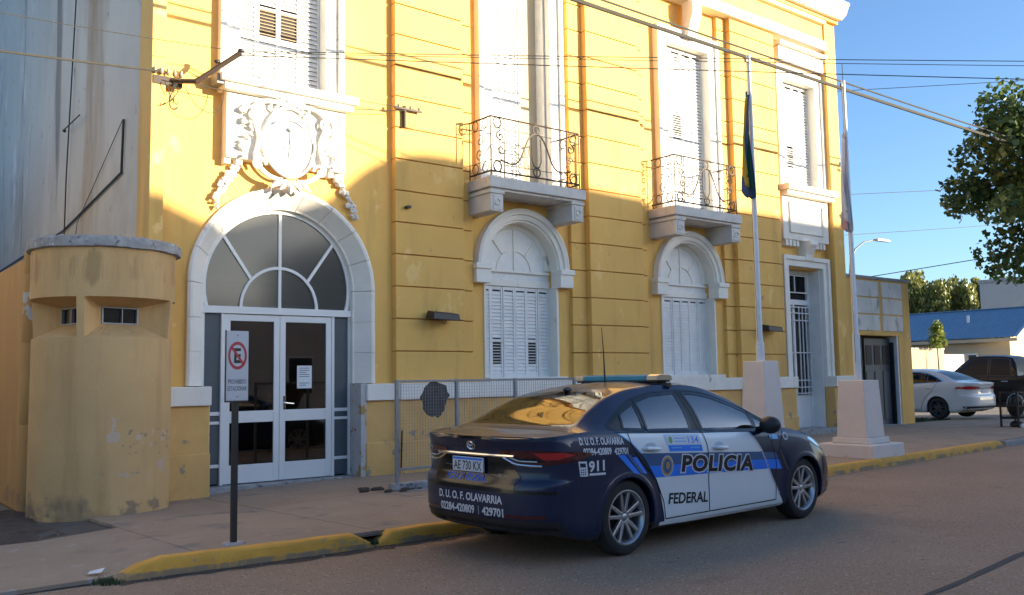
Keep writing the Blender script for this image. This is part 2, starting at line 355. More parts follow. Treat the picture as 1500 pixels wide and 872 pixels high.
for a, b in zip(xl, xl[1:]):
    for v0, v1 in ((0, .53), (.53, 1)): slab(a, b, v0, v1)
for a, b in ((-6, -3), (-3, -.2), (-.2, 2.66)): slab(a, b, 0, 1, 9.75 if b > 0 else 9.6)
def bumpy(x0, x1, y0, y1, n, m, h, z, seed):
    r = random.Random(seed)
    return [[(x0 + (x1 - x0) * i / n + r.uniform(-.02, .02), y0 + (y1 - y0) * j / m + r.uniform(-.02, .02), z + (0 if i in (0, n) or j in (0, m) else r.uniform(0, h))) for j in range(m + 1)] for i in range(n + 1)]
struct(MB().grid(bumpy(-3, 2.34, 9.72, 12.6, 48, 26, .05, -.022, 3)).build('dirt_patch', 'dirt', smooth=1))
def kerb(name, x0, x1, m, h, taper0=0, taper1=0, off=0):
    n = max(4, int((x1 - x0) / .18)); rows = []
    for i in range(n + 1):
        x = x0 + (x1 - x0) * i / n; y = YK(x) + off
        k = 1
        if taper0 and x - x0 < taper0: k = .18 + .82 * math.sqrt((x - x0) / taper0)
        if taper1 and x1 - x < taper1: k = min(k, .25 + .75 * math.sqrt(max(0, (x1 - x) / taper1)))
        z = .005 + (h + rs.uniform(-.004, .004)) * k; j = rs.uniform(-.004, .004)
        rows.append([(x, y + .16, -.02), (x, y + .155, z), (x, y + .045, z), (x, y + .02, z - .018), (x, y + .005 + j, z * .6), (x, y - .012 + j, -.02)])
    b = MB().grid(rows)
    b.f.append(tuple(range(6))); L = len(b.v); b.f.append(tuple(range(L - 6, L)))
    return struct(b.build(name, m, smooth=35))
kerb('kerb', 2.0, 4.16, 'kerb', .135, .32, .12)
kerb('kerb', 4.19, 18.9, 'kerb', .125, .06, .2, .01)
kerb('kerb', 18.95, 60, 'kerbgrey', .10, 0, 0, .01)
for x0, x1, seed in ((2.0, 4.3, 1), (4.3, 6.0, 2)):
    struct(MB().grid([[(x0 + (x1 - x0) * i / 14, YK(x0 + (x1 - x0) * i / 14) - rs.uniform(.06, .16), .003), (x0 + (x1 - x0) * i / 14, YK(x0 + (x1 - x0) * i / 14) + .02, .012)] for i in range(15)]).build('gutter_dirt', 'dirt'))
def grass(name, cx, cy, rx, ry, n, h, label, seed, z=None):
    r = random.Random(seed); b = MB()
    for i in range(n):
        a = r.random() * 2 * pi; q = math.sqrt(r.random()); x = cx + rx * q * cos(a); y = cy + ry * q * sin(a); zz = zp(x, y) - .015 if z is None else z
        d = r.random() * 2 * pi; l = h * r.uniform(.4, 1); w = .004 + h * .03
        b.add([(x - w * sin(d), y + w * cos(d), zz), (x + w * sin(d), y - w * cos(d), zz), (x + cos(d) * l * .5, y + sin(d) * l * .5, zz + l)], [(0, 1, 2)])
    return tag(b.build(name, 'grass', stuff=True), label, 'grass')
grass('grass_tuft', 1.98, 7.42, .13, .15, 380, .045, 'small tuft of dark grass at the rounded end of the yellow kerb', 5, .0)
grass('grass_tuft', 4.17, 7.34, .07, .1, 160, .05, 'weeds in the gap between the two yellow kerbs', 6, .03)
grass('grass_patch', 25.3, 13.6, 1.7, 1.0, 2500, .10, 'thin grass growing on the lot beside the garage', 7, .1)
lt = MB()
for i in range(190):
    x = rs.uniform(1.2, 19); y = YK(x) - abs(rs.gauss(.03, .12)) if rs.random() < .7 else rs.uniform(8, 11.5); z = .004 if y < YK(x) else zp(x, y)
    r = rs.uniform(.004, .018); a = rs.random() * 6
    lt.add([(x + r * cos(a + q * 1.57), y + r * sin(a + q * 1.57) * rs.uniform(.5, 1), z + .003 + .006 * (q % 2)) for q in range(4)], [(0, 1, 2, 3)])
tag(lt.build('litter', 'tan', stuff=True), 'tiny bits of litter and dry leaves along the kerb', 'litter')
tag(MB().add([(1.86, 7.62, .045), (1.95, 7.58, .05), (2.0, 7.66, .07), (1.9, 7.70, .05)], [(0, 1, 2, 3)]).build('paper_scrap', 'paper'), 'white paper scrap lying at the end of the yellow kerb', 'litter')

# ------------------------------------------------------------------ the yellow building
B = thing('yellow_building', (11, 12, 0), 'two storey yellow building with white arches, shutters and iron balconies', 'building')
ZT = 9.27; CX0, CZ0, RO, RI = 5.52, 2.85, 1.40, 1.13
def wall(name, poly, y0, y1, m='yellow', **k): return MB().prism_y(poly, y0, y1).build(name, m, B, **k)
def box(name, m, *a, bev=.006, **k): return MB().box(*a).build(name, m, B, bev=bev, **k)
# door bay
wall('wall', [(3.73, -.1), (CX0 - RO, -.1)] + [(x, z) for x, z in reversed(arc(CX0, CZ0, RO, 0, 180, 40))] + [(CX0 + RO, -.1), (7.27, -.1), (7.27, 5.2), (3.73, 5.2)], 12.12, 12.40)
for x0, x1, z0, z1 in ((3.73, 4.70, 5.2, ZT + .8), (6.16, 7.27, 5.2, ZT + .8), (4.70, 6.16, 5.2, 5.72), (4.70, 6.16, 8.42, ZT + .8)):
    box('wall', 'yellow', x0, x1, 12.12, 12.5, z0, z1, bev=0)
box('corner_strip', 'yellow', 3.55, 3.73, 11.96, 12.5, -.1, ZT + .8)
MB().box(3.55, 3.75, 12.5, 40, -.1, 12.5).build('party_wall', 'party', B, label='bare grey rendered side wall with dark vertical streaks')
box('side_wall', 'yellow', 19.5, 19.75, 12.5, 24, -.1, 10.2, bev=0)
box('roof', 'concrete', 3.8, 19.7, 12.5, 24, 9.9, 10.1, bev=0)
# window bays
BAYS = [(8.8, 11.08, 9.92, 9.93), (13.03, 15.45, 14.30, 14.42)]      # x0, x1, arch centre, upper opening centre
HW, SPR, RA = .80, 3.42, .80
for k, (x0, x1, c, u) in enumerate(BAYS):
    wall('wall', [(x0, 1.2), (c - HW, 1.2)] + list(reversed(arc(c, SPR, HW, 0, 180, 28))) + [(c + HW, 1.2), (x1, 1.2), (x1, 4.7), (x0, 4.7)], 12.2, 12.55)
    for a, b, z0, z1 in ((x0, u - .70, 4.7, ZT + .8), (u + .70, x1, 4.7, ZT + .8), (u - .70, u + .70, 8.42 if k else 8.95, ZT + .8)):
        box('wall', 'yellow', a, b, 12.2, 12.55, z0, z1, bev=0)
# side door bay
SD = (17.66, 18.93)
for a, b, z0, z1 in ((17.28, SD[0], -.1, 5.8), (SD[1], 19.4, -.1, 5.8), (SD[0], SD[1], 3.92, 5.8), (17.28, 17.70, 5.8, ZT + .8), (19.06, 19.4, 5.8, ZT + .8), (17.70, 19.06, 8.42, ZT + .8)):
    box('wall', 'yellow', a, b, 12.2, 12.6, z0, z1, bev=0)
box('corner_pilaster', 'yellow', 19.32, 19.76, 11.95, 12.6, -.1, 10.1)
# rusticated piers and strips
PIERS = [(7.27, 8.57, 12.0), (11.40, 13.03 - .22, 12.0), (15.72, 17.30, 12.0)]
STRIPS = [(8.57, 8.83, 12.12), (11.05, 11.40, 12.12), (12.81, 13.05, 12.12), (15.42, 15.72, 12.12)]
for x0, x1, y in PIERS + STRIPS:
    box('pier_core', 'groove', x0 + .004, x1 - .004, y + .032, 12.5, -.1, ZT + .8, bev=0)
    cache = {}
    for i in range(16):
        z0 = 1.45 + .502 * i; z1 = min(z0 + .484, ZT)
        if z1 - z0 < .05: continue
        key = round(z1 - z0, 2)
        if key not in cache:
            cache[key] = MB().box(x0, x1, y, y + .14, 0, z1 - z0).build('wall_block', 'block', B, bev=.007, loc=(0, 0, z0))
        else: inst(cache[key], loc=(0, 0, z0), parent=B, local=False)
# plinth, band, entablature
for a, b, y in ((3.55, 4.39, 11.97), (6.74, 7.27, 12.0), (7.27, 8.57, 11.92), (8.57, 11.4, 12.02), (11.4, 12.81, 11.92), (12.81, 15.72, 12.02), (15.72, 17.30, 11.92), (17.30, 17.63, 12.0), (18.98, 19.78, 11.9)):
    box('plinth', 'plinth', a, b, y, 12.3, -.12, 1.2, bev=.02)
    box('plinth_foot', 'plinth', a - .002, b + .002, y - .035, 12.25, -.12, .58, bev=.02)
    box('band', 'white', a - (.0 if a > 4 else 0), b + .0, y - .06, 12.28, 1.2, 1.45, bev=.012)
for c in (9.92, 14.30): box('window_sill', 'white', c - .86, c + .86, 11.99, 12.5, 1.452, 1.52)
box('architrave', 'white', 3.55, 19.3, 11.90, 12.4, ZT, 9.50, bev=.01)
box('frieze', 'yellow', 3.55, 19.34, 11.99, 12.4, 9.50, 9.93)
box('frieze_moulding', 'white', 3.55, 19.32, 11.88, 12.4, 9.93, 10.02, bev=.02)
MB().prism_x([(11.72, 10.12), (11.62, 10.2), (11.55, 10.38), (11.52, 10.38), (11.52, 10.46), (12.6, 10.46), (12.6, 10.10), (11.75, 10.10)], 3.55, 19.80).build('cornice', 'white', B, bev=.006)
box('cornice_bed', 'yellow', 3.55, 19.78, 11.85, 12.4, 10.02, 10.098)
# entrance arch: splayed voussoirs
def voussoir(a0, a1, z0=None, z1=None, side=0):
    b = MB(); prof = [(RO + .02, 12.07), (RO - .015, 12.05), (RO - .05, 12.055), (RI + .035, 12.25), (RI + .01, 12.26), (RI, 12.40), (RO + .02, 12.40)]
    if z0 is None: rows = [[(CX0 + r * cos(radians(a)), y, CZ0 + r * sin(radians(a))) for r, y in prof] for a in np.linspace(a0, a1, 5)]
    else: rows = [[(CX0 + side * r, y, z) for r, y in prof] for z in (z0, z1)]
    b.grid(rows, True); n = len(prof); b.f.append(tuple(range(n))); e = len(b.v) - n; b.f.append(tuple(range(e, e + n)))
    return b.build('arch_stone', 'white', B, bev=.003, seg=1)
for i in range(9): voussoir(i * 20 + .15, i * 20 + 19.85)
for s in (-1, 1):
    for z0, z1 in ((1.46, 1.92), (1.923, 2.38), (2.383, 2.847)): voussoir(0, 0, z0, z1, s)
M['jamb'] = mat('peeling jamb', (.50, .49, .48), .9, .1, 4, .4, 40, spots=[((.42, .28, .10), 5, .56, .04, None, (1, 1, .6)), ((.20, .17, .15), 7, .62, .05, None, (1, 1, 1))])
box('door_jamb', 'jamb', 6.655, 6.75, 11.99, 12.4, .0, 1.455)
box('door_jamb', 'jamb', 4.375, 4.40, 12.0, 12.4, .0, 1.455)
box('threshold', 'concrete', 4.38, 6.70, 12.12, 12.5, -.05, .095)
# hall behind the entrance
YDB = 12.40
hall = MB().box(3.9, 7.15, 12.55, 16.0, -.02, 4.4)
hall.f = hall.f[:2] + hall.f[3:]
hall.build('hall_interior', 'inner', B)
box('hall_floor', 'brown', 3.92, 7.13, 12.57, 15.9, .0, .06, bev=0); box('hall_wainscot', 'brown', 3.92, 7.13, 15.7, 15.9, .06, 2.5, bev=0)
box('hall_beam', 'white', 4.0, 7.1, 13.0, 13.12, 2.98, 3.05, bev=0); box('streak_batten', 'paper', 4.50, 5.10, YDB, YDB + .03, 2.955, 3.0, bev=0); box('streak_batten', 'paper', 5.95, 6.52, YDB, YDB + .03, 2.955, 3.0, bev=0)  # white battens behind the glass stand in for a bright streak in the fanlight
# door: frame, two leaves, side panels, fanlight
YD = 12.33
def part(name, m, parent, *boxes, bev=.004, **k):
    b = MB()
    for q in boxes: b.box(*q)
    return b.build(name, m, parent, bev=bev, **k)
D = part('entrance_door', 'door', B, (4.39, 4.43, YD, YD + .09, .1, 2.46), (6.625, 6.66, YD, YD + .09, .1, 2.46), (4.66, 4.705, YD - .01, YD + .09, .1, 2.46), (6.345, 6.39, YD - .01, YD + .09, .1, 2.46), (4.36, 6.68, YD - .03, YD + .1, 2.46, 2.56))
for x0, x1 in ((4.43, 4.66), (6.39, 6.625)):
    for z0, z1 in ((.12, .34), (.385, .93), (.97, 1.05), (1.10, 2.46)):
        part('side_panel', 'bluegrey', D, (x0 + .001, x1 - .001, YD + .03, YD + .06, z0, z1), bev=0)
    for z0, z1 in ((.34, .385), (.93, .97), (1.05, 1.10)): part('side_rail', 'door', D, (x0, x1, YD + .01, YD + .07, z0, z1))
def leaf(x0, x1, label=None):
    L = part('door_leaf', 'door', D, (x0, x0 + .085, YD, YD + .05, .11, 2.45), (x1 - .085, x1, YD, YD + .05, .11, 2.45), (x0 + .085, x1 - .085, YD, YD + .05, 2.36, 2.45), (x0 + .085, x1 - .085, YD, YD + .05, .94, 1.10), (x0 + .085, x1 - .085, YD, YD + .05, .11, .36))
    part('pane', 'pane', D, (x0 + .08, x1 - .08, YD + .02, YD + .026, 1.09, 2.37), bev=0); part('pane', 'pane', D, (x0 + .08, x1 - .08, YD + .02, YD + .026, .35, .95), bev=0)
    return L
leaf(4.707, 5.522); leaf(5.528, 6.343)
MB().tube([(5.60, YD, 1.20), (5.60, YD - .05, 1.20), (5.72, YD - .055, 1.185)], .012, 8).build('door_handle', 'chrome', D, smooth=1)
part('lock_plate', 'chrome', D, (5.58, 5.62, YD - .006, YD, 1.1, 1.3))
FL = MB().grid([[(CX0 + r * cos(radians(a)), y, CZ0 + r * sin(radians(a))) for r, y in ((RI + .01, YD), (RI - .045, YD), (RI - .045, YD + .06), (RI + .01, YD + .06))] for a in np.linspace(-16, 196, 44)], True).build('fanlight', 'door', B, smooth=1)
FL2 = MB().grid([[(CX0 + r * cos(radians(a)), y, 2.56 + r * sin(radians(a))) for r, y in ((.60, YD - .005), (.56, YD - .005), (.56, YD + .05), (.60, YD + .05))] for a in np.linspace(0, 180, 30)], True).build('fan_arc', 'door', FL, smooth=1)
def fbar(x0, z0, x1, z1, w=.022):
    d = Vector((x1 - x0, 0, z1 - z0)).normalized(); n = Vector((-d.z, 0, d.x)) * w
    MB().prism_y([(x0 + n.x, z0 + n.z), (x0 - n.x, z0 - n.z), (x1 - n.x, z1 - n.z), (x1 + n.x, z1 + n.z)], YD + .002, YD + .05).build('fan_bar', 'door', FL)
fbar(CX0, 2.56, CX0, CZ0 + RI - .03)
for s in (-1, 1): fbar(CX0 + s * .43, 2.56 + .40, CX0 + s * .84, CZ0 + .70)
MB().prism_y(list(arc(CX0, CZ0, RI, -15, 195, 40)), YD + .025, YD + .03).build('fan_pane', 'fanpane', FL)
tag(part('paper_notice', 'paper', None, (5.80, 6.03, YD + .008, YD + .014, 1.40, 1.73), bev=0), 'white printed notice taped inside the right pane of the entrance door', 'notice')
n0 = bpy.data.objects['paper_notice']
for i in range(9):
    if i in (5, 6): continue
    w = .16 - .05 * (i % 3 == 2)
    part('print_line', 'ink', n0, (5.83, 5.83 + w, YD + .004, YD + .007, 1.69 - i * .031, 1.699 - i * .031), bev=0)
for x0, x1 in ((5.18, 5.49), (5.56, 5.83)): tag(part('paper_sheet', 'paper', None, (x0, x1, YD + .04, YD + .045, 2.565, 2.66), bev=0), '%s white sheet propped on the transom inside the fanlight' % ('wider left' if x0 < 5.4 else 'narrower right'), 'paper')
# arched windows
def shutter(x0, z0, w, h, y, vent=None, ry=0, pitch=.062):
    st, th = .034, .036
    b = MB()
    for q in ((0, st, 0, th, 0, h), (w - st, w, 0, th, 0, h), (st, w - st, .003, th - .003, 0, .06), (st, w - st, .003, th - .003, h - .06, h)): b.box(*q)
    if vent: b.box(st, w - st, .004, th - .004, vent[0] - .04, vent[0]); b.box(st, w - st, .004, th - .004, vent[1], vent[1] + .04)
    o = b.build('shutter', 'whitewood', B, bev=.003, loc=(x0, y, z0), seg=1); o.rotation_euler = (0, 0, ry)
    s = MB(); z = .064
    while z < h - .1:
        if not (vent and vent[0] - .07 < z < vent[1] + .03):
            s.add([(st, .004, z), (w - st, .004, z), (w - st, .026, z + .062), (st, .026, z + .062), (st, .010, z - .003), (w - st, .010, z - .003), (w - st, .032, z + .059), (st, .032, z + .059)],
                  [(0, 1, 2, 3), (7, 6, 5, 4), (0, 4, 5, 1), (2, 6, 7, 3)])
        z += pitch
    s.build('slats', 'whitewood', o, local=True, stuff=True)
    if vent:
        MB().box(st, w - st, .03, .034, vent[0], vent[1]).build('vent_backing', 'dark', o, local=True)  # dark panel gives the vent its inner shade
        s = MB(); z = vent[0] + .03
        while z < vent[1]: s.box(st, w - st, .008, .02, z, z + .012); z += .05
        s.build('vent_slats', 'gold_v' if vent[2:] else 'whitewood', o, local=True, stuff=True)
    return o
def ringprism(name, m, c, z, prof, a0=0, a1=180, n=40, parent=B):
    b = MB().grid([[(c + r * cos(radians(a)), y, z + r * sin(radians(a))) for r, y in prof] for a in np.linspace(a0, a1, n)], True)
    k = len(prof); b.f.append(tuple(range(k))); e = len(b.v) - k; b.f.append(tuple(range(e, e + k)))
    return b.build(name, m, parent, smooth=30)
for k, (x0, x1, c, u) in enumerate(BAYS):
    ringprism('arch_moulding', 'white', c, SPR, [(1.02, 12.2), (1.02, 12.06), (.985, 12.04), (.95, 12.06), (.92, 12.06), (.91, 12.10), (.83, 12.10), (.82, 12.14), (.79, 12.14), (.79, 12.45), (.81, 12.45), (.81, 12.2)])
    for s in (-1, 1):
        a, b = sorted((c + s * .775, c + s * 1.08))
        part('impost', 'white', B, (a, b, 12.03, 12.3, SPR - .32, SPR - .03), bev=.006)
        a, b = sorted((c + s * .77, c + s * 1.10))
        part('impost_cap', 'white', B, (a, b, 12.0, 12.3, SPR - .09, SPR + .004), bev=.012)
        a, b = sorted((c + s * .785, c + s * .83))
        part('window_jamb', 'white', B, (a, b, 12.17, 12.48, 1.45, SPR - .31), bev=.004)
    ty = 12.40
    T = MB().prism_y([(c + .8, 3.16), (c + .8, SPR)] + arc(c, SPR, .8, 4, 176, 28) + [(c - .8, SPR), (c - .8, 3.16)], ty, ty + .06).build('tympanum', 'whitewood', B)
    ringprism('tympanum_rib', 'white', c, SPR - .06, [(.40, ty - .016), (.37, ty - .016), (.37, ty + .01), (.40, ty + .01)], 0, 180, 24, T)
    ringprism('tympanum_rib', 'white', c, SPR, [(.80, ty - .03), (.73, ty - .03), (.70, ty - .01), (.70, ty + .01), (.80, ty + .01)], 0, 180, 30, T)
    for a, r0, r1 in ((90, 0, .71), (48, .39, .71), (132, .39, .71)):
        d = Vector((cos(radians(a)), 0, sin(radians(a)))); n = Vector((-d.z, 0, d.x)) * .016; p = Vector((c, 0, SPR - .04)) + d * r0; q = Vector((c, 0, SPR - .02)) + d * r1
        MB().prism_y([((p + n).x, (p + n).z), ((p - n).x, (p - n).z), ((q - n).x, (q - n).z), ((q + n).x, (q + n).z)], ty - .02, ty + .01).build('tympanum_rib', 'white', T)
    part('tympanum_rail', 'white', T, (c - .8, c + .8, ty - .04, ty + .05, 3.10, 3.22), (c - .79, c + .79, ty - .055, ty - .03, SPR - .08, SPR - .04), bev=.006)
    part('dark_backing', 'dark', B, (c - .79, c + .79, ty + .07, ty + .09, 1.46, 3.2), bev=0)  # dark sheet behind the shutters, the room's shade put in as colour
    for i in range(6):
        w = .262
        shutter(c - .787 + i * .2625, 1.52, w - .004, 1.575, ty - .015 + (.012 if i in (1, 4) else 0), (.23, .62) if i in (1, 4) and k == 0 else None)
# upper windows
def surround(x0, x1, z0, z1, w, y, extra=.06):
    part('window_surround', 'white', B, (x0, x0 + w, y, 12.5, z0, z1), (x1 - w, x1, y, 12.5, z0, z1), (x0 + w, x1 - w, y, 12.5, z1 - w, z1), bev=.006)
    part('surround_fillet', 'white', B, (x0 - .035, x0 + .06, y - .045, 12.3, z0, z1 + .03), (x1 - .06, x1 + .035, y - .045, 12.3, z0, z1 + .03), (x0 + .06, x1 - .06, y - .045, 12.3, z1 - .06, z1 + .03), bev=.006)
def dark_back(x0, x1, z0, z1, y=12.49): part('dark_backing', 'dark', B, (x0, x1, y, y + .02, z0, z1), bev=0)  # dark sheet standing in for the unlit room behind closed shutters
ys = 12.30
surround(9.93 - .93, 9.93 + .93, 4.75, 9.1, .27, 12.10); part('pale_backing', 'cream', B, (9.2, 10.65, 12.49, 12.51, 4.8, 8.8), bev=0)  # cream sheet added behind this window so the shutter gap looks lighter
for i in range(2): shutter(9.275 + i * .355, 4.82, .352, 3.9, ys, pitch=.07)
shutter(9.985 + .045, 4.82, .30, 3.9, ys - .02, ry=radians(62), pitch=.07)
shutter(10.58, 4.82, .24, 3.9, ys - .07, ry=radians(97), pitch=.07)
part('window_frame', 'whitewood', B, (9.99, 10.06, 12.40, 12.46, 4.8, 8.75), (10.53, 10.59, 12.40, 12.46, 4.8, 8.75)); part('pale_panel', 'cream', B, (10.06, 10.53, 12.42, 12.45, 4.8, 8.75), bev=0)  # cream panel put in place of the glass to lighten the gap
surround(14.42 - .93, 14.42 + .93, 4.75, 8.62, .27, 12.10); dark_back(13.75, 15.1, 4.8, 8.35)
for i in range(4): shutter(14.42 - .66 + i * .33, 4.82, .327, 3.51, ys, (1.66, 2.10) if i == 1 else None, pitch=.07)
MB().prism_x([(12.1, 9.27), (11.80, 9.27), (11.80, 9.0), (11.93, 8.66), (11.97, 8.5), (12.1, 8.5)], 14.28, 14.56).build('window_keystone', 'white', B, bev=.01)
surround(18.38 - .90, 18.38 + .90, 5.78, 8.62, .26, 12.10); dark_back(17.74, 19.0, 5.8, 8.35)
for i in range(4): shutter(18.38 - .64 + i * .32, 5.80, .317, 2.54, ys, (.62, .95) if i in (1,) else None, pitch=.07)
part('window_hood', 'white', B, (17.40, 19.30, 11.88, 12.3, 9.05, 9.14), (17.46, 19.26, 11.98, 12.3, 8.72, 9.05), bev=.015)
surround(5.43 - .92, 5.43 + .92, 5.72, 8.6, .26, 12.04); dark_back(4.77, 6.1, 5.7, 8.35)
for i in range(4): shutter(5.43 - .66 + i * .33, 5.74, .327, 2.55, 12.25, (.78, 1.18, 1) if i in (1, 2) else None, pitch=.07)
# sill and panel over the entrance
part('window_sill', 'white', B, (4.42, 6.52, 11.78, 12.3, 5.60, 5.72), (4.48, 6.46, 11.84, 12.3, 5.50, 5.60), bev=.015)
part('relief_panel', 'white', B, (4.55, 6.37, 11.95, 12.3, 4.58, 5.50), bev=.01)
for i in range(4):
    for s in (-1, 1):
        if i < 2: part('dentil', 'white', B, (5.46 + s * (.87 - i * .17) - .045, 5.46 + s * (.87 - i * .17) + .045, 12.0, 12.2, 4.50, 4.58), bev=.004)
# side door panel
part('window_sill', 'white', B, (17.38, 19.36, 11.80, 12.3, 5.66, 5.80), (17.44, 19.3, 11.88, 12.3, 5.56, 5.66), bev=.012)
part('sill_panel', 'white', B, (17.45, 19.25, 12.04, 12.3, 4.56, 5.56), bev=.01)
part('panel_moulding', 'white', B, (17.68, 19.02, 12.0, 12.05, 4.72, 4.76), (17.68, 19.02, 12.0, 12.05, 5.40, 5.44), (17.68, 17.72, 12.0, 12.05, 4.76, 5.40), (18.98, 19.02, 12.0, 12.05, 4.76, 5.40), bev=.008)
for s in (-1, 1):
    for i in range(4): part('dentil', 'white', B, (18.34 + s * (.32 + i * .14) - .05, 18.34 + s * (.32 + i * .14) + .05, 12.06, 12.25, 4.42, 4.56), bev=.006)
MB().prism_x([(12.2, 4.56), (11.86, 4.56), (11.84, 4.46), (11.90, 4.40), (11.98, 4.25), (12.0, 4.12), (12.2, 4.12)], 18.20, 18.50).build('keystone', 'white', B, bev=.012)
surround(17.42, 19.18, 1.45, 4.16, .2, 12.06)
part('door_reveal', 'whitewood', B, (17.63, 17.665, 12.15, 12.58, .2, 3.93), (18.925, 18.96, 12.15, 12.58, .2, 3.93), bev=0)
part('door_step', 'concrete', B, (17.55, 19.0, 11.86, 12.6, -.05, .27), bev=.01)
SDo = part('side_door', 'whitewood', B, (17.665, 17.73, 12.44, 12.5, .27, 3.92), (18.86, 18.925, 12.44, 12.5, .27, 3.92), (17.73, 18.86, 12.44, 12.5, 3.12, 3.24), (17.73, 18.86, 12.44, 12.5, 3.84, 3.92), (18.26, 18.33, 12.44, 12.5, .27, 3.12), (17.73, 18.26, 12.46, 12.49, .27, 1.02), (18.33, 18.86, 12.46, 12.49, .27, 1.02), bev=.004)
part('door_pane', 'dark', SDo, (17.7, 18.9, 12.52, 12.54, 1.0, 3.15), bev=0); part('transom_pane', 'bluewin', SDo, (17.73, 18.86, 12.5, 12.506, 3.24, 3.84), bev=0)
part('transom_back', 'inner', SDo, (17.7, 18.9, 12.7, 12.72, 3.2, 3.9), bev=0)
for i in range(9):
    x = 17.76 + i * .1335
    if abs(x - 18.29) > .03: part('grille_bar', 'whitemetal', SDo, (x - .011, x + .011, 12.39, 12.412, 1.03, 3.08), bev=0)
for z in (1.06, 1.20, 1.36, 2.0, 2.75, 2.92, 3.06, 3.40, 3.80): part('grille_rail', 'whitemetal', SDo, (17.73, 18.86, 12.382, 12.42, z - .012, z + .012), bev=0)
for x in (17.85, 18.3, 18.74): part('grille_bar', 'whitemetal', SDo, (x - .01, x + .01, 12.385, 12.41, 3.41, 3.79), bev=0)
# balconies
def balcony(c, x0, x1):
    bz = 4.78; yf = 11.50
    A = part('balcony', 'stone', B, (x0, x1, yf, 12.3, 4.60, bz), (x0 + .05, x1 - .05, yf + .05, 12.3, 4.555, 4.60), bev=.012)
    for bx in (x0 + .02, x1 - .32):
        part('bracket', 'stone', A, (bx, bx + .27, yf + .03, 12.3, 4.21, 4.50), (bx - .02, bx + .29, yf + .01, 12.3, 4.50, 4.556), bev=.012)
        b = MB().box(bx + .055, bx + .215, yf + .018, yf + .04, 4.24, 4.47); b.build('bracket_panel', 'stone', A, bev=.006)
        MB().tube([(p[0], yf + .012, p[1]) for p in arc(bx + .135, 4.36, .05, 200, 520, 12)], .012, 5).build('bracket_rosette', 'stone', A)
    rx0, rx1, ry = x0 + .05, x1 - .12, yf + .04
    r = MB()
    for z in (5.78, 4.87): r.tube([(rx0, 12.15, z), (rx0, ry, z)], .015, 6); r.tube([(rx0, ry, z), (rx1, ry, z)], .015, 6); r.tube([(rx1, ry, z), (rx1, 12.15, z)], .015, 6)
    for z in (5.60, 5.05):
        r.tube([(rx0, 12.15, z), (rx0, ry, z)], .006, 5); r.tube([(rx1, ry, z), (rx1, 12.15, z)], .006, 5)
        r.tube([(rx0, ry, z), (rx0 + .28, ry, z)], .006, 5); r.tube([(rx1 - .28, ry, z), (rx1, ry, z)], .006, 5)
    r.tube([(rx0 + .28, ry, 5.60), (rx1 - .28, ry, 5.60)], .006, 5); r.tube([(rx0 + .28, ry, 5.0), (rx1 - .28, ry, 5.0)], .006, 5)
    for x, y in ((rx0, ry), (rx1, ry), (rx0 + .28, ry), (rx1 - .28, ry), (rx0, 12.12), (rx1, 12.12)): r.tube([(x, y, bz - .01), (x, y, 5.79)], .011, 6)
    r.build('railing', 'iron', A)
    s = MB(); T = lambda pts, rad=.010: s.tube([(p[0], ry, p[1]) for p in pts], rad * 1.2, 5); TY = lambda x, pts: s.tube([(x, p[0], p[1]) for p in pts], .008, 5)
    m = (rx0 + rx1) / 2
    for cx in (rx0 + .14, rx1 - .14):
        for z in (5.69, 4.96): T(arc(cx, z, .085, 0, 360, 16))
    for x in (rx0, rx1):
        for cy in (ry + .15, ry + .42):
            for z in (5.69, 4.96): TY(x, arc(cy, z, .08, 0, 360, 14))
        TY(x, spiral(ry + .3, 5.42, .10, 1.1, pi / 2)); TY(x, spiral(ry + .3, 5.20, .10, 1.1, -pi / 2))
    for h in (-1, 1):
        e = rx0 if h < 0 else rx1; q = lambda d, z: Vector((e - h * d, 0, z))
        P = [Vector((m + h * .02, 0, 5.62)), Vector((m + h * .16, 0, 5.60)), Vector((m + h * .22, 0, 5.42)), Vector((m + h * .30, 0, 5.25)), Vector((m + h * .40, 0, 5.02)), Vector((m + h * .5, 0, 4.98)), q(.20, 5.08)]
        T([(p.x, p.z) for p in bez(P)], .012)
        T([(e - h * (.20 - .0) + (-h) * .0, 5.08)] + [(p.x, p.z) for p in bez([q(.20, 5.08), q(.05, 5.2), q(.06, 5.34), q(.2, 5.32)])], .010)
        T(spiral(e - h * .22, 5.25, .085, 1.2, 0, 22, h)); T(spiral(e - h * .2, 5.47, .09, 1.3, pi / 2, 22, -h))
        T([(m + h * .09, 5.55), (m + h * .10, 5.35), (m + h * .10, 5.15), (m + h * .06, 5.06), (m, 5.04)], .010)
    T(arc(m, 5.69, .075, 0, 360, 16)); T(arc(m, 4.96, .075, 0, 360, 16)); T([(m, 5.04), (m, 4.87)], .008)
    s.build('scrollwork', 'iron', A, smooth=1, stuff=True)
balcony(9.9, 8.74, 10.86); balcony(14.3, 13.2, 15.25)
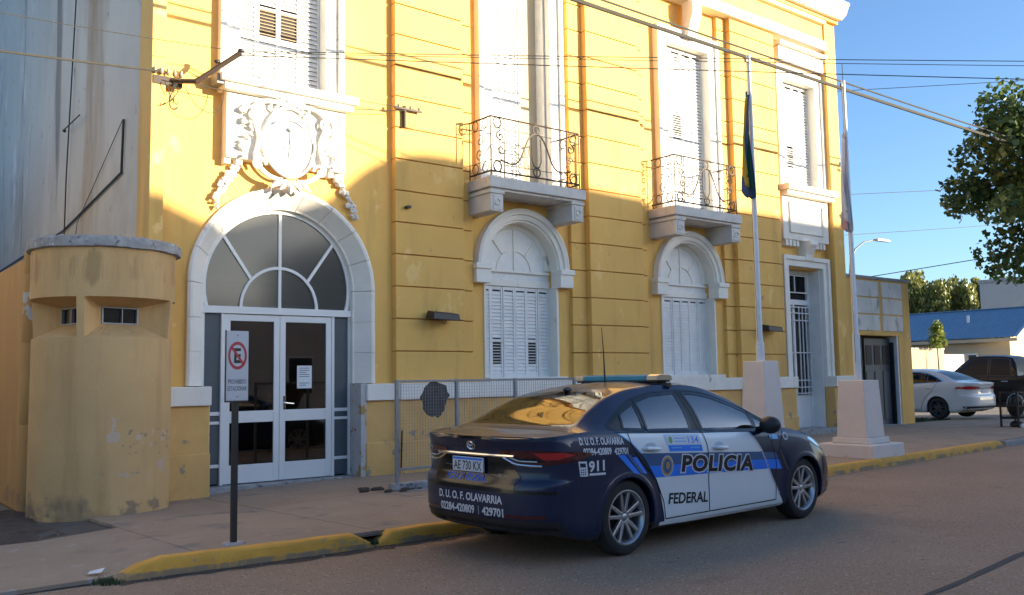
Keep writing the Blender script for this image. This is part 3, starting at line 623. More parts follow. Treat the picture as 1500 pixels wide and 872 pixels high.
# coat of arms above the entrance
K = MB().grid([[(5.46 + .36 * q * cos(a), 11.93 - .055 * (1 - q * q), 4.90 + .47 * q * sin(a)) for a in np.linspace(0, 2 * pi, 33)[:-1]] for q in (1, .8, .55, .3, .02)], True).build('coat_of_arms', 'relief', B, smooth=1, label='white plaster oval shield in a scrolled cartouche')
def kt(pts, r, name='scroll', n=6): return MB().tube([(x, 11.94 - (11.94 - y) * .62, z) for x, y, z in pts], [q * .8 for q in r] if isinstance(r, list) else r * .8, n).build(name, 'relief', K, smooth=1)
kt([(5.46 + .39 * cos(a), 11.88, 4.90 + .50 * sin(a)) for a in np.linspace(0, 2 * pi, 40)], .028, 'shield_rim')
for h in (-1, 1):
    f = lambda d, z, y=11.86: (5.46 + h * d, y, z)
    P = bez([Vector(f(.10, 5.42)), Vector(f(.30, 5.50)), Vector(f(.62, 5.42)), Vector(f(.55, 5.18)), Vector(f(.50, 5.0)), Vector(f(.42, 4.95)), Vector(f(.50, 4.72)), Vector(f(.56, 4.55)), Vector(f(.40, 4.36)), Vector(f(.16, 4.34))])
    kt(P, [.05 - .02 * abs(i / len(P) - .5) for i in range(len(P))])
    kt([(5.46 + h * x, 11.85, z) for x, z in spiral(.56, 5.22, .12, 1.3, 0, 22, 1)], .028)
    kt([(5.46 + h * x, 11.85, z) for x, z in spiral(.47, 4.52, .11, 1.2, pi, 22, -1)], .026)
    kt([(5.46 + h * x, 11.87, z) for x, z in spiral(.22, 5.40, .09, 1.1, -pi / 2, 20, 1)], .024)
    r = random.Random(3)
    for i in range(13):
        t = i / 12; x = .62 + .07 * sin(t * 9); z = 5.34 - t * .72
        a = r.uniform(-1.2, 1.2); L = r.uniform(.06, .12); kt([(5.46 + h * (x - .02), 11.92, z), (5.46 + h * (x + L * .5 * cos(a)), 11.86, z + L * .5 * sin(a) + .02), (5.46 + h * (x + L * cos(a)), 11.84, z + L * sin(a))], [.014, .038, .010], 'acanthus_leaf')
    g = MB(); r = random.Random(8 + h)
    for i in range(70):
        t = i / 69; a = radians(90 + h * -(24 + 22 * t)); rr = 1.82 - .32 * t + r.uniform(-.05, .05)
        q = r.uniform(.018, .04) * (1.1 - .45 * t)
        g.ball((CX0 + rr * cos(a), 12.06 + r.uniform(-.03, .02), CZ0 + .02 + rr * sin(a)), q * r.uniform(.8, 1.6), q * 1.2, q * r.uniform(.8, 1.6), 7, 4)
    g.build('garland', 'relief', B, smooth=1, stuff=True)
for i in range(7):
    a = (i - 3) * .38; kt([(5.46 + .08 * sin(a), 11.88, 5.40), (5.46 + .17 * sin(a), 11.82, 5.44 + .07 * cos(a)), (5.46 + .25 * sin(a), 11.84, 5.44 + .14 * cos(a))], [.02, .042, .008], 'crest_leaf')
for i in range(5):
    a = (i - 2) * .42; kt([(5.46 + .16 * sin(a), 11.88, 4.40 - .06 * cos(a)), (5.46 + .28 * sin(a), 11.80, 4.36 - .12 * cos(a)), (5.46 + .40 * sin(a), 11.83, 4.35 - .20 * cos(a) + .03 * (i % 2))], [.03, .062, .02], 'acanthus_leaf')
kt([(5.46, 11.80, 4.68), (5.46, 11.80, 5.06)], .012, 'pike'); MB().ball((5.46, 11.85, 5.08), .045, .03, .035, 8, 5).build('liberty_cap', 'relief', K, smooth=1)
kt([(5.36, 11.84, 4.80), (5.43, 11.83, 4.83), (5.50, 11.83, 4.83), (5.56, 11.84, 4.80)], .018, 'clasped_hands'); kt([(5.30, 11.86, 4.98), (5.40, 11.85, 5.02), (5.46, 11.85, 5.01)], .014, 'laurel_sprig'); kt([(5.62, 11.86, 4.98), (5.54, 11.85, 5.02), (5.48, 11.85, 5.01)], .014, 'laurel_sprig')
kt([(5.46 + .24 * cos(a), 11.82, 5.10 + .12 * sin(a)) for a in np.linspace(.3, 2.84, 12)], .018, 'sun_arc')

# corner turret and the low block beside it
TC = Vector((2.955, 11.635, 0)); TR = .775
tv = math.atan2(-TC.y, -TC.x)                    # direction towards the street corner
T = MB()
tr = thing('guard_turret', (TC.x, TC.y, 0), 'round yellow guard turret with slit openings, peeling paint and a concrete cap', 'turret')
OP = [(-101, -21), (-15, 65), (71, 150)]
phis = sorted(set([o for p in OP for o in p] + list(range(-180, 181, 6)))); phis = [p for i, p in enumerate(phis) if i == 0 or p - phis[i - 1] > 2 or p in (-15, 65, -101, -21, 71, 150)]
zs = [-.05, .3, .6, 1.0, 1.5, 2.03, 2.49, 2.9, 3.06]
pt = lambda ph, z, r=TR: (TC.x + r * cos(tv + radians(ph)), TC.y + r * sin(tv + radians(ph)), z)
V = [[pt(p, z, TR + (.03 if z > 2.3 else 0)) for p in phis] for z in zs]
fs = []; n = len(phis)
for i in range(len(zs) - 1):
    for j in range(n - 1):
        mid = (phis[j] + phis[j + 1]) / 2
        if i == 5 and any(a < mid < b for a, b in OP): continue
        fs.append((i * n + j, i * n + j + 1, (i + 1) * n + j + 1, (i + 1) * n + j))
T.add([p for r in V for p in r], fs); T.build('turret_wall', 'turret', tr, smooth=30)
for a, b in OP:
    c = (a + b) / 2; cs = [p for p in phis if a <= p <= b]; e = MB()
    d = Vector((cos(tv + radians(c)), sin(tv + radians(c)), 0)); s = Vector((-d.y, d.x, 0)); ctr = Vector((TC.x, TC.y, 0)) + d * .40
    for zo, zi in ((2.03, 2.20), (2.49, 2.40)):
        rows = [[pt(p, zo, TR + (.03 if zo > 2.3 else 0)) for p in cs], [tuple(ctr + s * (.22 * (2 * (p - a) / (b - a) - 1)) + Vector((0, 0, zi))) for p in cs]]; e.grid(rows)
    for p, w in ((a, -.22), (b, .22)):
        q = ctr + s * w; e.add([pt(p, 2.03), pt(p, 2.49, TR + .03), (q.x, q.y, 2.40), (q.x, q.y, 2.20)], [(0, 1, 2, 3)])
    e.build('embrasure', 'turret', tr)
    f = MB(); pf = lambda u, z, o=0: tuple(ctr + d * o + s * u + Vector((0, 0, z)))
    f.add([pf(-.22, 2.2, -.02), pf(.22, 2.2, -.02), pf(.22, 2.4, -.02), pf(-.22, 2.4, -.02)], [(0, 1, 2, 3)]); f.build('slit_window', 'gloss', tr)
    g = MB()
    for u0, u1, z0, z1 in ((-.22, -.2, 2.2, 2.4), (.2, .22, 2.2, 2.4), (-.2, .2, 2.2, 2.215), (-.2, .2, 2.385, 2.4), (.02, .03, 2.215, 2.385)):
        g.add([pf(u, z, o) for o in (-.02, .015) for u, z in ((u0, z0), (u1, z0), (u1, z1), (u0, z1))], [(0, 1, 2, 3), (4, 5, 6, 7), (0, 1, 5, 4), (1, 2, 6, 5), (2, 3, 7, 6), (3, 0, 4, 7)])
    g.build('slit_frame', 'galv', tr)
r = random.Random(2); rows = []
for rad, z, j in ((.02, 3.20, 0), (.80, 3.19, .01), (.85, 3.17, .02), (.86, 3.11, .012), (.855, 3.06, .008), (.80, 3.05, 0), (.5, 3.05, 0)):
    rows.append([pt(p, z + r.uniform(-j, j), rad + r.uniform(-j, j)) for p in range(-180, 180, 5)])
MB().grid(rows, True).build('turret_cap', 'concrete', tr, smooth=35, label='chipped grey concrete cap ring')
an = thing('low_block', (2.8, 13.5, 0), 'low yellow block with a rounded corner column behind the turret', 'wall')
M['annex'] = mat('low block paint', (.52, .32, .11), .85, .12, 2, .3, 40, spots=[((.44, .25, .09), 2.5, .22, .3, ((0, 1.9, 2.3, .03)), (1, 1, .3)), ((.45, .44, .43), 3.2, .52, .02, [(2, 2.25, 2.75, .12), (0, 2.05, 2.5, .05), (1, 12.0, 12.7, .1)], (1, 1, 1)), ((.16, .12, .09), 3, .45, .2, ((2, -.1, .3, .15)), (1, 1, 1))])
MB().box(2.27, 3.54, 12.32, 22, -.05, 3.10).build('block_wall', 'annex', an, bev=.02)
MB().lathe([(.135, -.05), (.135, 1.02), (.13, 1.03), (.135, 1.04), (.135, 2.0), (.13, 2.01), (.135, 2.02), (.135, 2.85), (.13, 2.86), (.135, 2.87), (.135, 3.12), (.0, 3.13)], 20, (2.33, 12.33, 0)).build('corner_column', 'annex', an, smooth=40)

# ------------------------------------------------------------------ cars
SEDAN = dict(lift=.085, xr=-1.0, xf=3.74, kr=.42, kf=.85, wb=2.74, wr=.345, hub=.315, tr=.315, half=.87,
    ztop=[(-1.0, 1.0), (-.75, 1.025), (-.4, 1.045), (0, 1.035), (.9, .99), (1.95, .945), (2.3, .935), (2.7, .90), (3.05, .83), (3.3, .765), (3.55, .68), (3.74, .60)],
    lev=[(.17, .80, -.93, 3.62), (.20, .845, -.965, 3.67), (.26, .862, -.985, 3.71), (.34, .868, -1.0, 3.735), (.45, .874, -1.0, 3.74), (.55, .882, -.995, 3.735), (.60, .885, -.985, 3.73), (.625, .886, -.955, 3.725), (.70, .889, -.945, 3.70), (.78, .889, -.945, 3.67), (.84, .885, -.955, 3.63), (.90, .874, -.965, 3.58), (.95, .858, -.985, 3.52), (.98, .838, -.99, 3.45)],
    rail=[(-.62, .78, 1.035), (-.44, .70, 1.085), (-.15, .625, 1.22), (.11, .585, 1.318), (.47, .56, 1.385), (.85, .555, 1.408), (1.17, .56, 1.403), (1.41, .58, 1.372), (1.67, .615, 1.30), (1.97, .68, 1.165), (2.2, .735, 1.055), (2.45, .79, .955), (2.62, .82, .915)],
    mid=[(-.62, 1.045), (-.45, 1.09), (-.15, 1.235), (.11, 1.34), (.4, 1.415), (.85, 1.447), (1.2, 1.445), (1.5, 1.415), (1.75, 1.345), (2.0, 1.245), (2.3, 1.11), (2.55, 1.0), (2.62, .975)],
    hoodc=[(2.55, 1.0), (2.8, .965), (3.1, .905), (3.4, .81), (3.6, .72), (3.74, .60)], trunkc=[(-1.0, 1.015), (-.8, 1.05), (-.55, 1.075)],
    back=(-.45, .19), wind=(1.58, 2.54),
    wins=[('rear', [(.345, 1.268), (.60, 1.318), (.95, 1.335), (.945, 1.0), (.33, 1.02)]), ('front', [(1.07, 1.328), (1.25, 1.318), (1.46, 1.282), (1.77, 1.185), (1.93, 1.12), (1.95, .965), (1.124, .99)]),
          ('fixed', [(.065, 1.175), (.305, 1.256), (.285, 1.025), (.02, 1.045)]), ('vent', [(1.975, 1.10), (2.16, 1.02), (2.11, .965), (1.985, .965)])],
    dlo=[(-.16, 1.075), (.05, 1.185), (.32, 1.285), (.60, 1.335), (.95, 1.352), (1.25, 1.338), (1.48, 1.298), (1.80, 1.195), (2.0, 1.115), (2.2, 1.01), (2.13, .945), (1.1, .975), (.0, 1.025), (-.10, 1.04)],
    doors=[[(.50, .25), (.47, .40), (.36, .60), (.18, .76), (.06, .90), (.03, 1.04), (.05, 1.16), (.3, 1.285), (.62, 1.34), (1.0, 1.355), (1.06, 1.0), (1.10, .85), (1.13, .25)], [(1.13, .25), (1.10, .85), (1.06, 1.0), (1.0, 1.355), (1.3, 1.335), (1.5, 1.295), (1.82, 1.19), (2.0, 1.115), (2.2, 1.02), (2.16, .8), (2.22, .60), (2.22, .25)]])
def inpoly(x, z, P):
    c = False; j = len(P) - 1
    for i in range(len(P)):
        (a, b), (d, e) = P[i], P[j]
        if (b > z) != (e > z) and x < (d - a) * (z - b) / (e - b) + a: c = not c
        j = i
    return c
def clean(v, f, name, m, parent, smooth=38, label=None, thick=0):
    u = {}; nv = []; nf = []
    for q in f:
        t = []
        for i in q:
            k = tuple(round(c, 5) for c in v[i])
            if k not in u: u[k] = len(nv); nv.append(v[i])
            if u[k] not in t: t.append(u[k])
        if len(t) > 2: nf.append(tuple(t))
    me = bpy.data.meshes.new(name); me.from_pydata(nv, [], nf); me.update()
    bm = bmesh.new(); bm.from_mesh(me); bmesh.ops.recalc_face_normals(bm, faces=bm.faces); bm.to_mesh(me); bm.free()
    me.materials.append(M[m]); o = link(name, me, parent, smooth, local=True, label=label)
    if thick: s = o.modifiers.new('shell', 'SOLIDIFY'); s.thickness = thick; s.offset = -1
    return o
class Car:
    def __init__(s, sp, root, paint):
        s.sp = sp; s.root = root; Z = pchip(sp['ztop']); lev = sp['lev']; z0 = lev[0][0]; H = lev[-1][0] - z0
        fw = pchip([((l[0] - z0) / H, l[1]) for l in lev]); fr = pchip([((l[0] - z0) / H, l[2]) for l in lev]); ff = pchip([((l[0] - z0) / H, l[3]) for l in lev])
        kr, kf, half = sp['kr'], sp['kf'], 1
        cols = []
        for i in range(27): a = pi / 2 * i / 26; cols.append(('r', 1 - cos(a) ** (2 / 3.0) if i < 26 else 1, sin(a) ** (2 / 3.0)))
        xa, xb = sp['xr'] + kr, sp['xf'] - kf; n = int((xb - xa) / .022)
        for i in range(1, n): cols.append(('s', xa + (xb - xa) * i / n, 1))
        for i in range(34): a = pi / 2 * (1 - i / 33); cols.append(('f', 1 - cos(a) ** (2 / 2.5) if i else 1, sin(a) ** (2 / 2.5)))
        s.NV = 34; vs = [(l[0] - z0) / H for l in lev]; vv = sorted(set(list(np.linspace(0, 1, s.NV)) + [.555, .57, vs[-2]]))
        V = []; s.cols = cols; s.vv = vv; P = []
        for v in vv:
            row = []
            for k, a, b in cols:
                x = fr(v) + kr * a if k == 'r' else (a if k == 's' else ff(v) - kf * a)
                zt = Z(x); zb = z0 + sp.get('lift', 0) * max(0, min(1, (-.45 - x) / .35)); z = zb + v * (zt - zb); w = fw(v)
                y = w * b
                if k == 's' and .25 < v < .75:     # soft door hollow
                    y -= .006 * math.exp(-((v - .46) / .09) ** 2) * max(0, 1 - ((x - sp['wb'] / 2) / (sp['wb'] * .33)) ** 4)
                for wx in (0, sp['wb']):           # flared arches
                    d = math.hypot(x - wx, z - sp['hub']); y += .014 * math.exp(-((d - sp['wr']) / .07) ** 2) * (b > .9)
                row.append((x, -y, z))
            P.append(row)
        s.P = P; full = [[r + [(x, -y, z) for x, y, z in reversed(r)] for r in P][i] for i in range(len(P))]
        v = []; f = []
        def grid(rows):
            b = len(v); m = len(rows[0])
            for r in rows: v.extend(r)
            return [(b + i * m + j, b + i * m + j + 1, b + (i + 1) * m + j + 1, b + (i + 1) * m + j) for i in range(len(rows) - 1) for j in range(m - 1)]
        body = grid(full)
        top = P[-1]; hood = pchip(sp['hoodc']); trunk = pchip(sp['trunkc'])
        for sel, cz in ((lambda x: x < sp['trunkc'][-1][0] + .03, trunk), (lambda x: x > sp['hoodc'][0][0] - .06, hood)):
            e = [p for p in top if sel(p[0])]; rows = []
            for t in np.linspace(-1, 1, 41): rows.append([(x, y * -t, z + (max(cz(x), z) - z) * (1 - abs(t) ** 2.6)) for x, y, z in e])
            body += grid(rows)
        ry = pchip([(r[0], r[1]) for r in sp['rail']]); rz = pchip([(r[0], r[2]) for r in sp['rail']]); mz = pchip(sp['mid'])
        tw = pchip([(p[0], -p[1]) for p in top[26:-33]]); xs = list(np.arange(sp['rail'][0][0], sp['rail'][-1][0] + .01, .02))
        SS, TT = 16, 14; G = []
        for x in xs:
            yt, zt = tw(x) - .012, Z(x) - .004; y7, z7 = min(ry(x), yt), max(rz(x), zt); zc = max(mz(x), z7); row = []
            for i in range(SS): t = i / SS; row.append((x, -(yt + (y7 - yt) * t + .035 * sin(pi * t) * min(1, (z7 - zt) / .25)), zt + (z7 - zt) * t))
            for i in range(TT + 1): t = i / TT; row.append((x, -y7 * (1 - t), z7 + (zc - z7) * (1 - (1 - t) ** 2.2)))
            G.append(row + [(a, -b, c) for a, b, c in reversed(row[:-1])])
        gh = grid(G); s.bvh = BVHTree.FromPolygons([Vector(p) for p in v], body + gh)
        m = len(G[0]); parts = {'body': []}; put = lambda k, q: parts.setdefault(k, []).append(q)
        cen = lambda q: [sum(v[i][k] for i in q) / 4 for k in range(3)]
        for q in body:
            c = cen(q)
            if any(math.hypot(c[0] - wx, c[2] - sp['hub']) < sp['wr'] and abs(c[1]) > .5 and c[2] < sp['hub'] + sp['wr'] for wx in (0, sp['wb'])): continue
            d = next((k for k, D in enumerate(sp['doors']) if abs(c[1]) > .6 and inpoly(c[0], c[2], D)), None)
            put('body' if d is None else ('door', d, c[1] < 0), q)
        M2 = m // 2
        for qi, q in enumerate(gh):
            j = qi % (m - 1); c = cen(q); jj = min(j, m - 2 - j)
            if jj >= SS + 1 and sp['back'][0] < c[0] < sp['back'][1]: put('rear_window', q)
            elif jj >= SS + 1 and sp['wind'][0] < c[0] < sp['wind'][1]: put('windscreen', q)
            elif jj < SS:
                w = next((k for k, (nm, W_) in enumerate(sp['wins']) if inpoly(c[0], c[2], W_)), None)
                if w is not None: put(('side_window', w, c[1] < 0), q)
                elif inpoly(c[0], c[2], sp['dlo']): put(('window_pillar', c[1] < 0), q)
                else: put('body', q)
            else: put('body', q)
        for k, q in parts.items():
            nm = k if isinstance(k, str) else k[0]
            mm = {'body': paint, 'door': paint, 'rear_window': sp.get('rg', 'rglass'), 'windscreen': 'cglass', 'side_window': sp.get('sg', 'cglass'), 'window_pillar': 'trim'}[nm]
            clean(v, q, nm, mm, root, thick=.0)
        s.half = half
        # underbody, wheel houses, wheels
        b = MB().box(sp['xr'] + .55, sp['xf'] - .45, -.62, .62, .17, .30); b.build('underbody', 'trim', root, local=True)
        for wx in (0, sp['wb']):
            for h in (-1, 1):
                y0, y1 = (-.845, -.50) if h < 0 else (.50, .845)
                l = MB().lathe([(sp['wr'] + .02, y0), (sp['wr'] + .02, y1), (.05, y1 if h < 0 else y0)] if h < 0 else [(sp['wr'] + .02, y1), (sp['wr'] + .02, y0), (.05, y0)], 28, (wx, 0, sp['hub']), 'y', 0, pi)
                l.build('wheel_house', 'trim', root, smooth=30, local=True)
                rows = []
                for a in np.linspace(-12, 192, 40):
                    x_, z_ = cos(radians(a)), sin(radians(a)); rr = []
                    for rad, o in ((sp['wr'] + .035, .001), (sp['wr'] + .015, .007), (sp['wr'] - .012, .007), (sp['wr'] - .016, -.04)):
                        p = s.side(wx + rad * x_, max(sp['lev'][0][0] + .01, sp['hub'] + rad * z_), o, h)
                        if p is None: rr = None; break
                        rr.append((p[0], p[1], sp['hub'] + rad * z_ if rad * z_ + sp['hub'] > .19 else .19))
                    if rr: rows.append(rr)
                MB().grid(rows).build('arch_lip', paint, root, smooth=40, local=True)
        v2 = MB(); w0 = sp.get('cabin', (.25, 2.45)); 
        v2.box(w0[0] - .3, w0[1] + .1, -.70, .70, .22, .32); v2.build('cabin_floor', 'trim', root, local=True)
        MB().box(w0[1] - .45, w0[1] + .05, -.72, .72, .60, sp['lev'][-1][0] - .03).build('dashboard', 'trim', root, local=True, bev=.04)
        MB().box(w0[0] - .75, w0[0] + .05, -.70, .70, .60, sp['lev'][-1][0] + .0).build('parcel_shelf', 'trim', root, local=True, bev=.02)
        for y in (-.36, .36):
            b = MB(); b.frustum((1.15, 1.66, y - .25, y + .25), .40, (1.18, 1.68, y - .24, y + .24), .52)
            b.add([(1.0 + a, y + c, z) for z, a, w in ((.5, .0, .25), (1.02, -.17, .21)) for a, c in ((a, -w), (a + .14, -w), (a + .12, w), (a, w))], [(0, 1, 2, 3), (4, 5, 6, 7), (0, 1, 5, 4), (1, 2, 6, 5), (2, 3, 7, 6), (3, 0, 4, 7)])
            b.build('front_seat', 'seat', root, local=True, bev=.04, seg=3)
            MB().box(.82, .90, y - .13, y + .13, 1.06, 1.25).build('head_rest', 'seat', root, local=True, bev=.035, seg=3)
        b = MB().box(.05, .45, -.66, .66, .40, .55); b.box(-.16, .02, -.66, .66, .5, 1.0); b.build('rear_seat', 'seat', root, local=True, bev=.04)
        for y in (-.38, .38): MB().box(-.16, -.07, y - .12, y + .12, 1.02, 1.16).build('head_rest', 'seat', root, local=True, bev=.03, seg=3)
        MB().tube([(1.93 + .06 * cos(a), .36 + .18 * sin(a) , .93 + .16 * cos(a)) for a in np.linspace(0, 2 * pi, 24)], .014, 6).build('steering_wheel', 'trim', root, local=True, smooth=1)
    def hit(s, o, d, off):
        h = s.bvh.ray_cast(Vector(o), Vector(d).normalized())
        if h[0] is None: return None
        n = h[1] if h[1].dot(Vector(d)) < 0 else -h[1]
        return h[0] + n * off
    def side(s, x, z, off, h=-1): return s.hit((x, 2.5 * h, z), (0, -h, 0), off)
    def rear(s, y, z, off): return s.hit((-3, y, z), (1, 0, 0), off)
    def corner(s, ph, z, off, ax=-.25):            # ph in degrees from straight back, towards the right side
        d = Vector((-cos(radians(ph)), -sin(radians(ph)), 0)); return s.hit(Vector((ax, 0, z)) + d * 3, -d, off)
    def front(s, ph, z, off, ax=2.6):
        d = Vector((cos(radians(ph)), -sin(radians(ph)), 0)); return s.hit(Vector((ax, 0, z)) + d * 3, -d, off)
    def decal(s, poly, m, pf, off, name='decal', cell=.05, xs=None, parent=None, label=None):
        bm = bmesh.new(); bm.faces.new([bm.verts.new((a, b, 0)) for a, b in poly])
        for ax in (0, 1):
            lo, hi = min(p[ax] for p in poly), max(p[ax] for p in poly); c = cell if ax or xs is None else xs; k = lo + c
            while k < hi:
                g = bm.verts[:] + bm.edges[:] + bm.faces[:]; nn = [0, 0, 0]; nn[ax] = 1; co = [0, 0, 0]; co[ax] = k
                bmesh.ops.bisect_plane(bm, geom=g, plane_co=co, plane_no=nn, dist=1e-6); k += c
        bmesh.ops.triangulate(bm, faces=bm.faces[:])
        ok = [pf(q.co.x, q.co.y, off) for q in bm.verts]; bm.verts.index_update()
        fs = [tuple(q.index for q in fc.verts) for fc in bm.faces if all(ok[q.index] is not None for q in fc.verts)]
        o = clean([tuple(p) if p is not None else (0, 0, 0) for p in ok], fs, name, m, parent or s.root, smooth=60, label=label); bm.free(); return o
    def ribbon(s, pts, w, m, pf, off, name='panel_gap', step=.03, closed=False):
        pts = [Vector(p) for p in pts] + ([Vector(pts[0])] if closed else []); q = []
        for a, b in zip(pts, pts[1:]):
            k = max(1, int((b - a).length / step)); q += [a + (b - a) * i / k for i in range(k)]
        q.append(pts[-1]); rows = []
        for i, p in enumerate(q):
            t = (q[min(i + 1, len(q) - 1)] - q[max(i - 1, 0)]).normalized(); n = Vector((-t.y, t.x)) * w / 2
            a, b = pf(*(p + n), off), pf(*(p - n), off)
            if a is not None and b is not None: rows.append([tuple(a), tuple(b)])
        if len(rows) > 1: return MB().grid(rows).build(name, m, s.root, local=True, smooth=60)
    def text(s, txt, a0, a1, b0, b1, m, pf, off, bold=.0, shear=0, name='lettering', flip=False, slope=0, space=1, b1e=None):
        v, f, mx = text_mesh(txt, bold, shear, space); out = []
        bm = bmesh.new(); bv = [bm.verts.new((x, y, 0)) for x, y in v]
        for q in f:
            try: bm.faces.new([bv[i] for i in q])
            except ValueError: pass
        for ax, L in ((0, abs(a1 - a0)), (1, abs(b1 - b0))):
            k = int(L / .035)
            for i in range(1, k):
                nn = [0, 0, 0]; nn[ax] = 1; co = [0, 0, 0]; co[ax] = mx[ax] * i / k
                bmesh.ops.bisect_plane(bm, geom=bm.verts[:] + bm.edges[:] + bm.faces[:], plane_co=co, plane_no=nn, dist=1e-6)
        bm.verts.index_update(); v = [(q.co.x, q.co.y) for q in bm.verts]; f = [tuple(q.index for q in fc.verts) for fc in bm.faces]; bm.free()
        for x, y in v:
            u = x / mx[0]; a = a0 + (a1 - a0) * u; hh = (b1 - b0) * (1 if b1e is None else 1 + (b1e - 1) * u)
            out.append(pf(a, b0 + slope * u + hh * y / mx[1], off))
        f = [q for q in f if all(out[i] is not None for i in q)]
        me = bpy.data.meshes.new(name); me.from_pydata([tuple(p) if p is not None else (0, 0, 0) for p in out], [], f); me.materials.append(M[m]); return link(name, me, s.root, local=True)
WHEELS = {}
def wheels(root, sp, rim='alloy', rr=.225, dark='trim'):
    R, hw = sp['tr'], .105; k = (rim, R)
    for wx in (0, sp['wb']):
        for h in (-1, 1):
            loc = (wx, h * (sp['half'] - hw), sp['hub'] if R >= sp['hub'] else R); rot = (0, 0, 0 if h < 0 else pi)
            if k in WHEELS:
                w0, kids = WHEELS[k]; w = inst(w0, loc=loc, rot=rot, parent=root)
                for c in kids: inst(c, parent=w)
                continue
            w = MB().lathe([(rr - .004, -hw + .012), (rr + .004, -hw + .006), (rr - .006, -hw + .004), (rr - .022, -hw + .02), (rr - .03, -hw + .075), (rr - .03, hw)], 40, axis='y').build('wheel', rim, root, smooth=40, loc=loc, local=True); w.rotation_euler = rot
            kids = [MB().lathe([(rr - .002, hw - .02), (rr - .002, -hw + .015), (rr + .012, -hw + .002), (R - .055, -hw), (R - .02, -hw + .012), (R - .004, -hw + .035), (R, -hw + .06), (R, hw - .06), (R - .02, hw - .01), (rr, hw)], 48, axis='y').build('tyre', 'tyre', w, smooth=35, local=True),
                    MB().lathe([(rr - .03, .0), (.0, .0)], 32, axis='y').build('brake_disc', dark, w, local=True),
                    MB().lathe([(.0, -hw + .028), (.028, -hw + .03), (.034, -hw + .036), (.036, -hw + .06)], 16, axis='y').build('hub_cap', rim, w, smooth=50, local=True)]
            for i in range(5):
                for dd in (-1, 1):
                    a = 2 * pi * i / 5 + pi / 2 + dd * .235; e = Vector((cos(a), 0, sin(a))); a2 = 2 * pi * i / 5 + pi / 2 + dd * .30; e2 = Vector((cos(a2), 0, sin(a2))); n = Vector((-e.z, 0, e.x))
                    p0, p1 = e2 * .035, e * (rr - .014); y = Vector((0, -hw + .034, 0)); y1 = Vector((0, -hw + .018, 0)); dp = Vector((0, .03, 0))
                    b = MB().add([tuple(q) for q in (p0 - n * .017 + y, p0 + n * .017 + y, p1 + n * .013 + y1, p1 - n * .013 + y1, p0 - n * .02 + y + dp, p0 + n * .02 + y + dp, p1 + n * .018 + y1 + dp, p1 - n * .018 + y1 + dp)],
                                 [(0, 1, 2, 3), (4, 5, 6, 7), (0, 1, 5, 4), (1, 2, 6, 5), (2, 3, 7, 6), (3, 0, 4, 7)])
                    kids.append(b.build('spoke', rim, w, local=True, bev=.004))
            WHEELS[k] = (w, kids)
# the police car
ca = radians(2.9); pc = thing('police_car', (5.555 - sin(ca) * .87, 5.50 + cos(ca) * .87 - .03, 0), 'dark blue and white police saloon with POLICIA FEDERAL on its doors, parked at the kerb', 'car', rz=ca)
pc.location.z = .0
C = Car(SEDAN, pc, 'navy'); wheels(pc, SEDAN)
sd = C.side
def ell(cx, cz, rx, rz, n=24): return [(cx + rx * cos(2 * pi * i / n), cz + rz * sin(2 * pi * i / n)) for i in range(n)]
belt = pchip([(-.16, 1.035), (.0, 1.03), (1.1, .972), (1.95, .945), (2.2, .94)])
wp = [(-.075, 1.012), (.0, 1.012), (1.1, .962), (1.80, .935), (1.88, .86), (1.96, .76), (2.07, .60), (2.16, .46), (2.28, .30), (2.36, .20), (.50, .20), (.475, .30), (.42, .49), (.33, .66), (.17, .84), (.05, .94)]
C.decal(wp, 'carwhite', sd, .0022, 'white_livery', .04)
C.ribbon([(.17, .838 - .03 + .03), (.05, .94), (-.075, 1.012)], .012, 'cyan', sd, .004, 'livery_edge')
C.ribbon([(1.81, .93), (1.88, .86), (1.96, .76), (2.07, .60), (2.16, .46), (2.28, .30)], .022, 'silver_v', sd, .004, 'livery_edge')
C.decal([(.175, .835), (1.90, .742), (1.972, .742 - .0), (2.015, .66), (.27, .722)], 'blue_d', sd, .004, 'livery_band', .04)
C.decal([(.27, .722), (2.015, .66), (2.075, .565), (.35, .617)], 'blue_l', sd, .004, 'livery_band', .04)
C.decal([(2.02, .66), (2.28, .645), (2.33, .545), (2.09, .562)], 'blue_l', sd, .004, 'livery_band', .04)
C.decal([(1.99, .73), (2.23, .715), (2.275, .65), (2.03, .663)], 'blue_d', sd, .004, 'livery_band', .04)
for i in range(3):
    x = 2.20 + i * .075
    C.decal([(x, .735), (x + .028, .735), (x + .16, .53), (x + .13, .53)], 'alloydark' if i == 1 else 'navy', sd, .0052, 'livery_stripe', .04)
C.decal([(-.125, .838), (-.04, .838), (.14, .665), (.07, .668)], 'blue_l', sd, .004, 'livery_stripe', .03)
C.decal([(.05, .81), (.11, .81), (.235, .665), (.20, .66)], 'blue_l', sd, .004, 'livery_stripe', .03)
C.decal([(-.02, .838), (.03, .838), (.19, .665), (.155, .665)], 'blue_d', sd, .0042, 'livery_stripe', .03)
C.decal([(2.13, .895), (2.27, .885), (2.28, .845), (2.15, .85)], 'cyan', sd, .0045, 'fender_sticker', .03); C.decal(ell(2.42, .865, .045, .04), 'silver_v', sd, .0045, 'fender_emblem', .03); C.decal(ell(2.42, .865, .028, .025), 'navy', sd, .0055, 'fender_emblem', .03)
C.text('POLICIA', .69, 1.83, .625, .802, 'lettering', sd, .0055, .085, .12, 'lettering_outline', slope=-.073, space=1.03)
C.text('POLICIA', .705, 1.815, .637, .790, 'black_v', sd, .0072, .042, .12, slope=-.072, space=1.09)
C.text('FEDERAL', .535, 1.10, .372, .468, 'black_v', sd, .0055, .022, .12, slope=-.035)
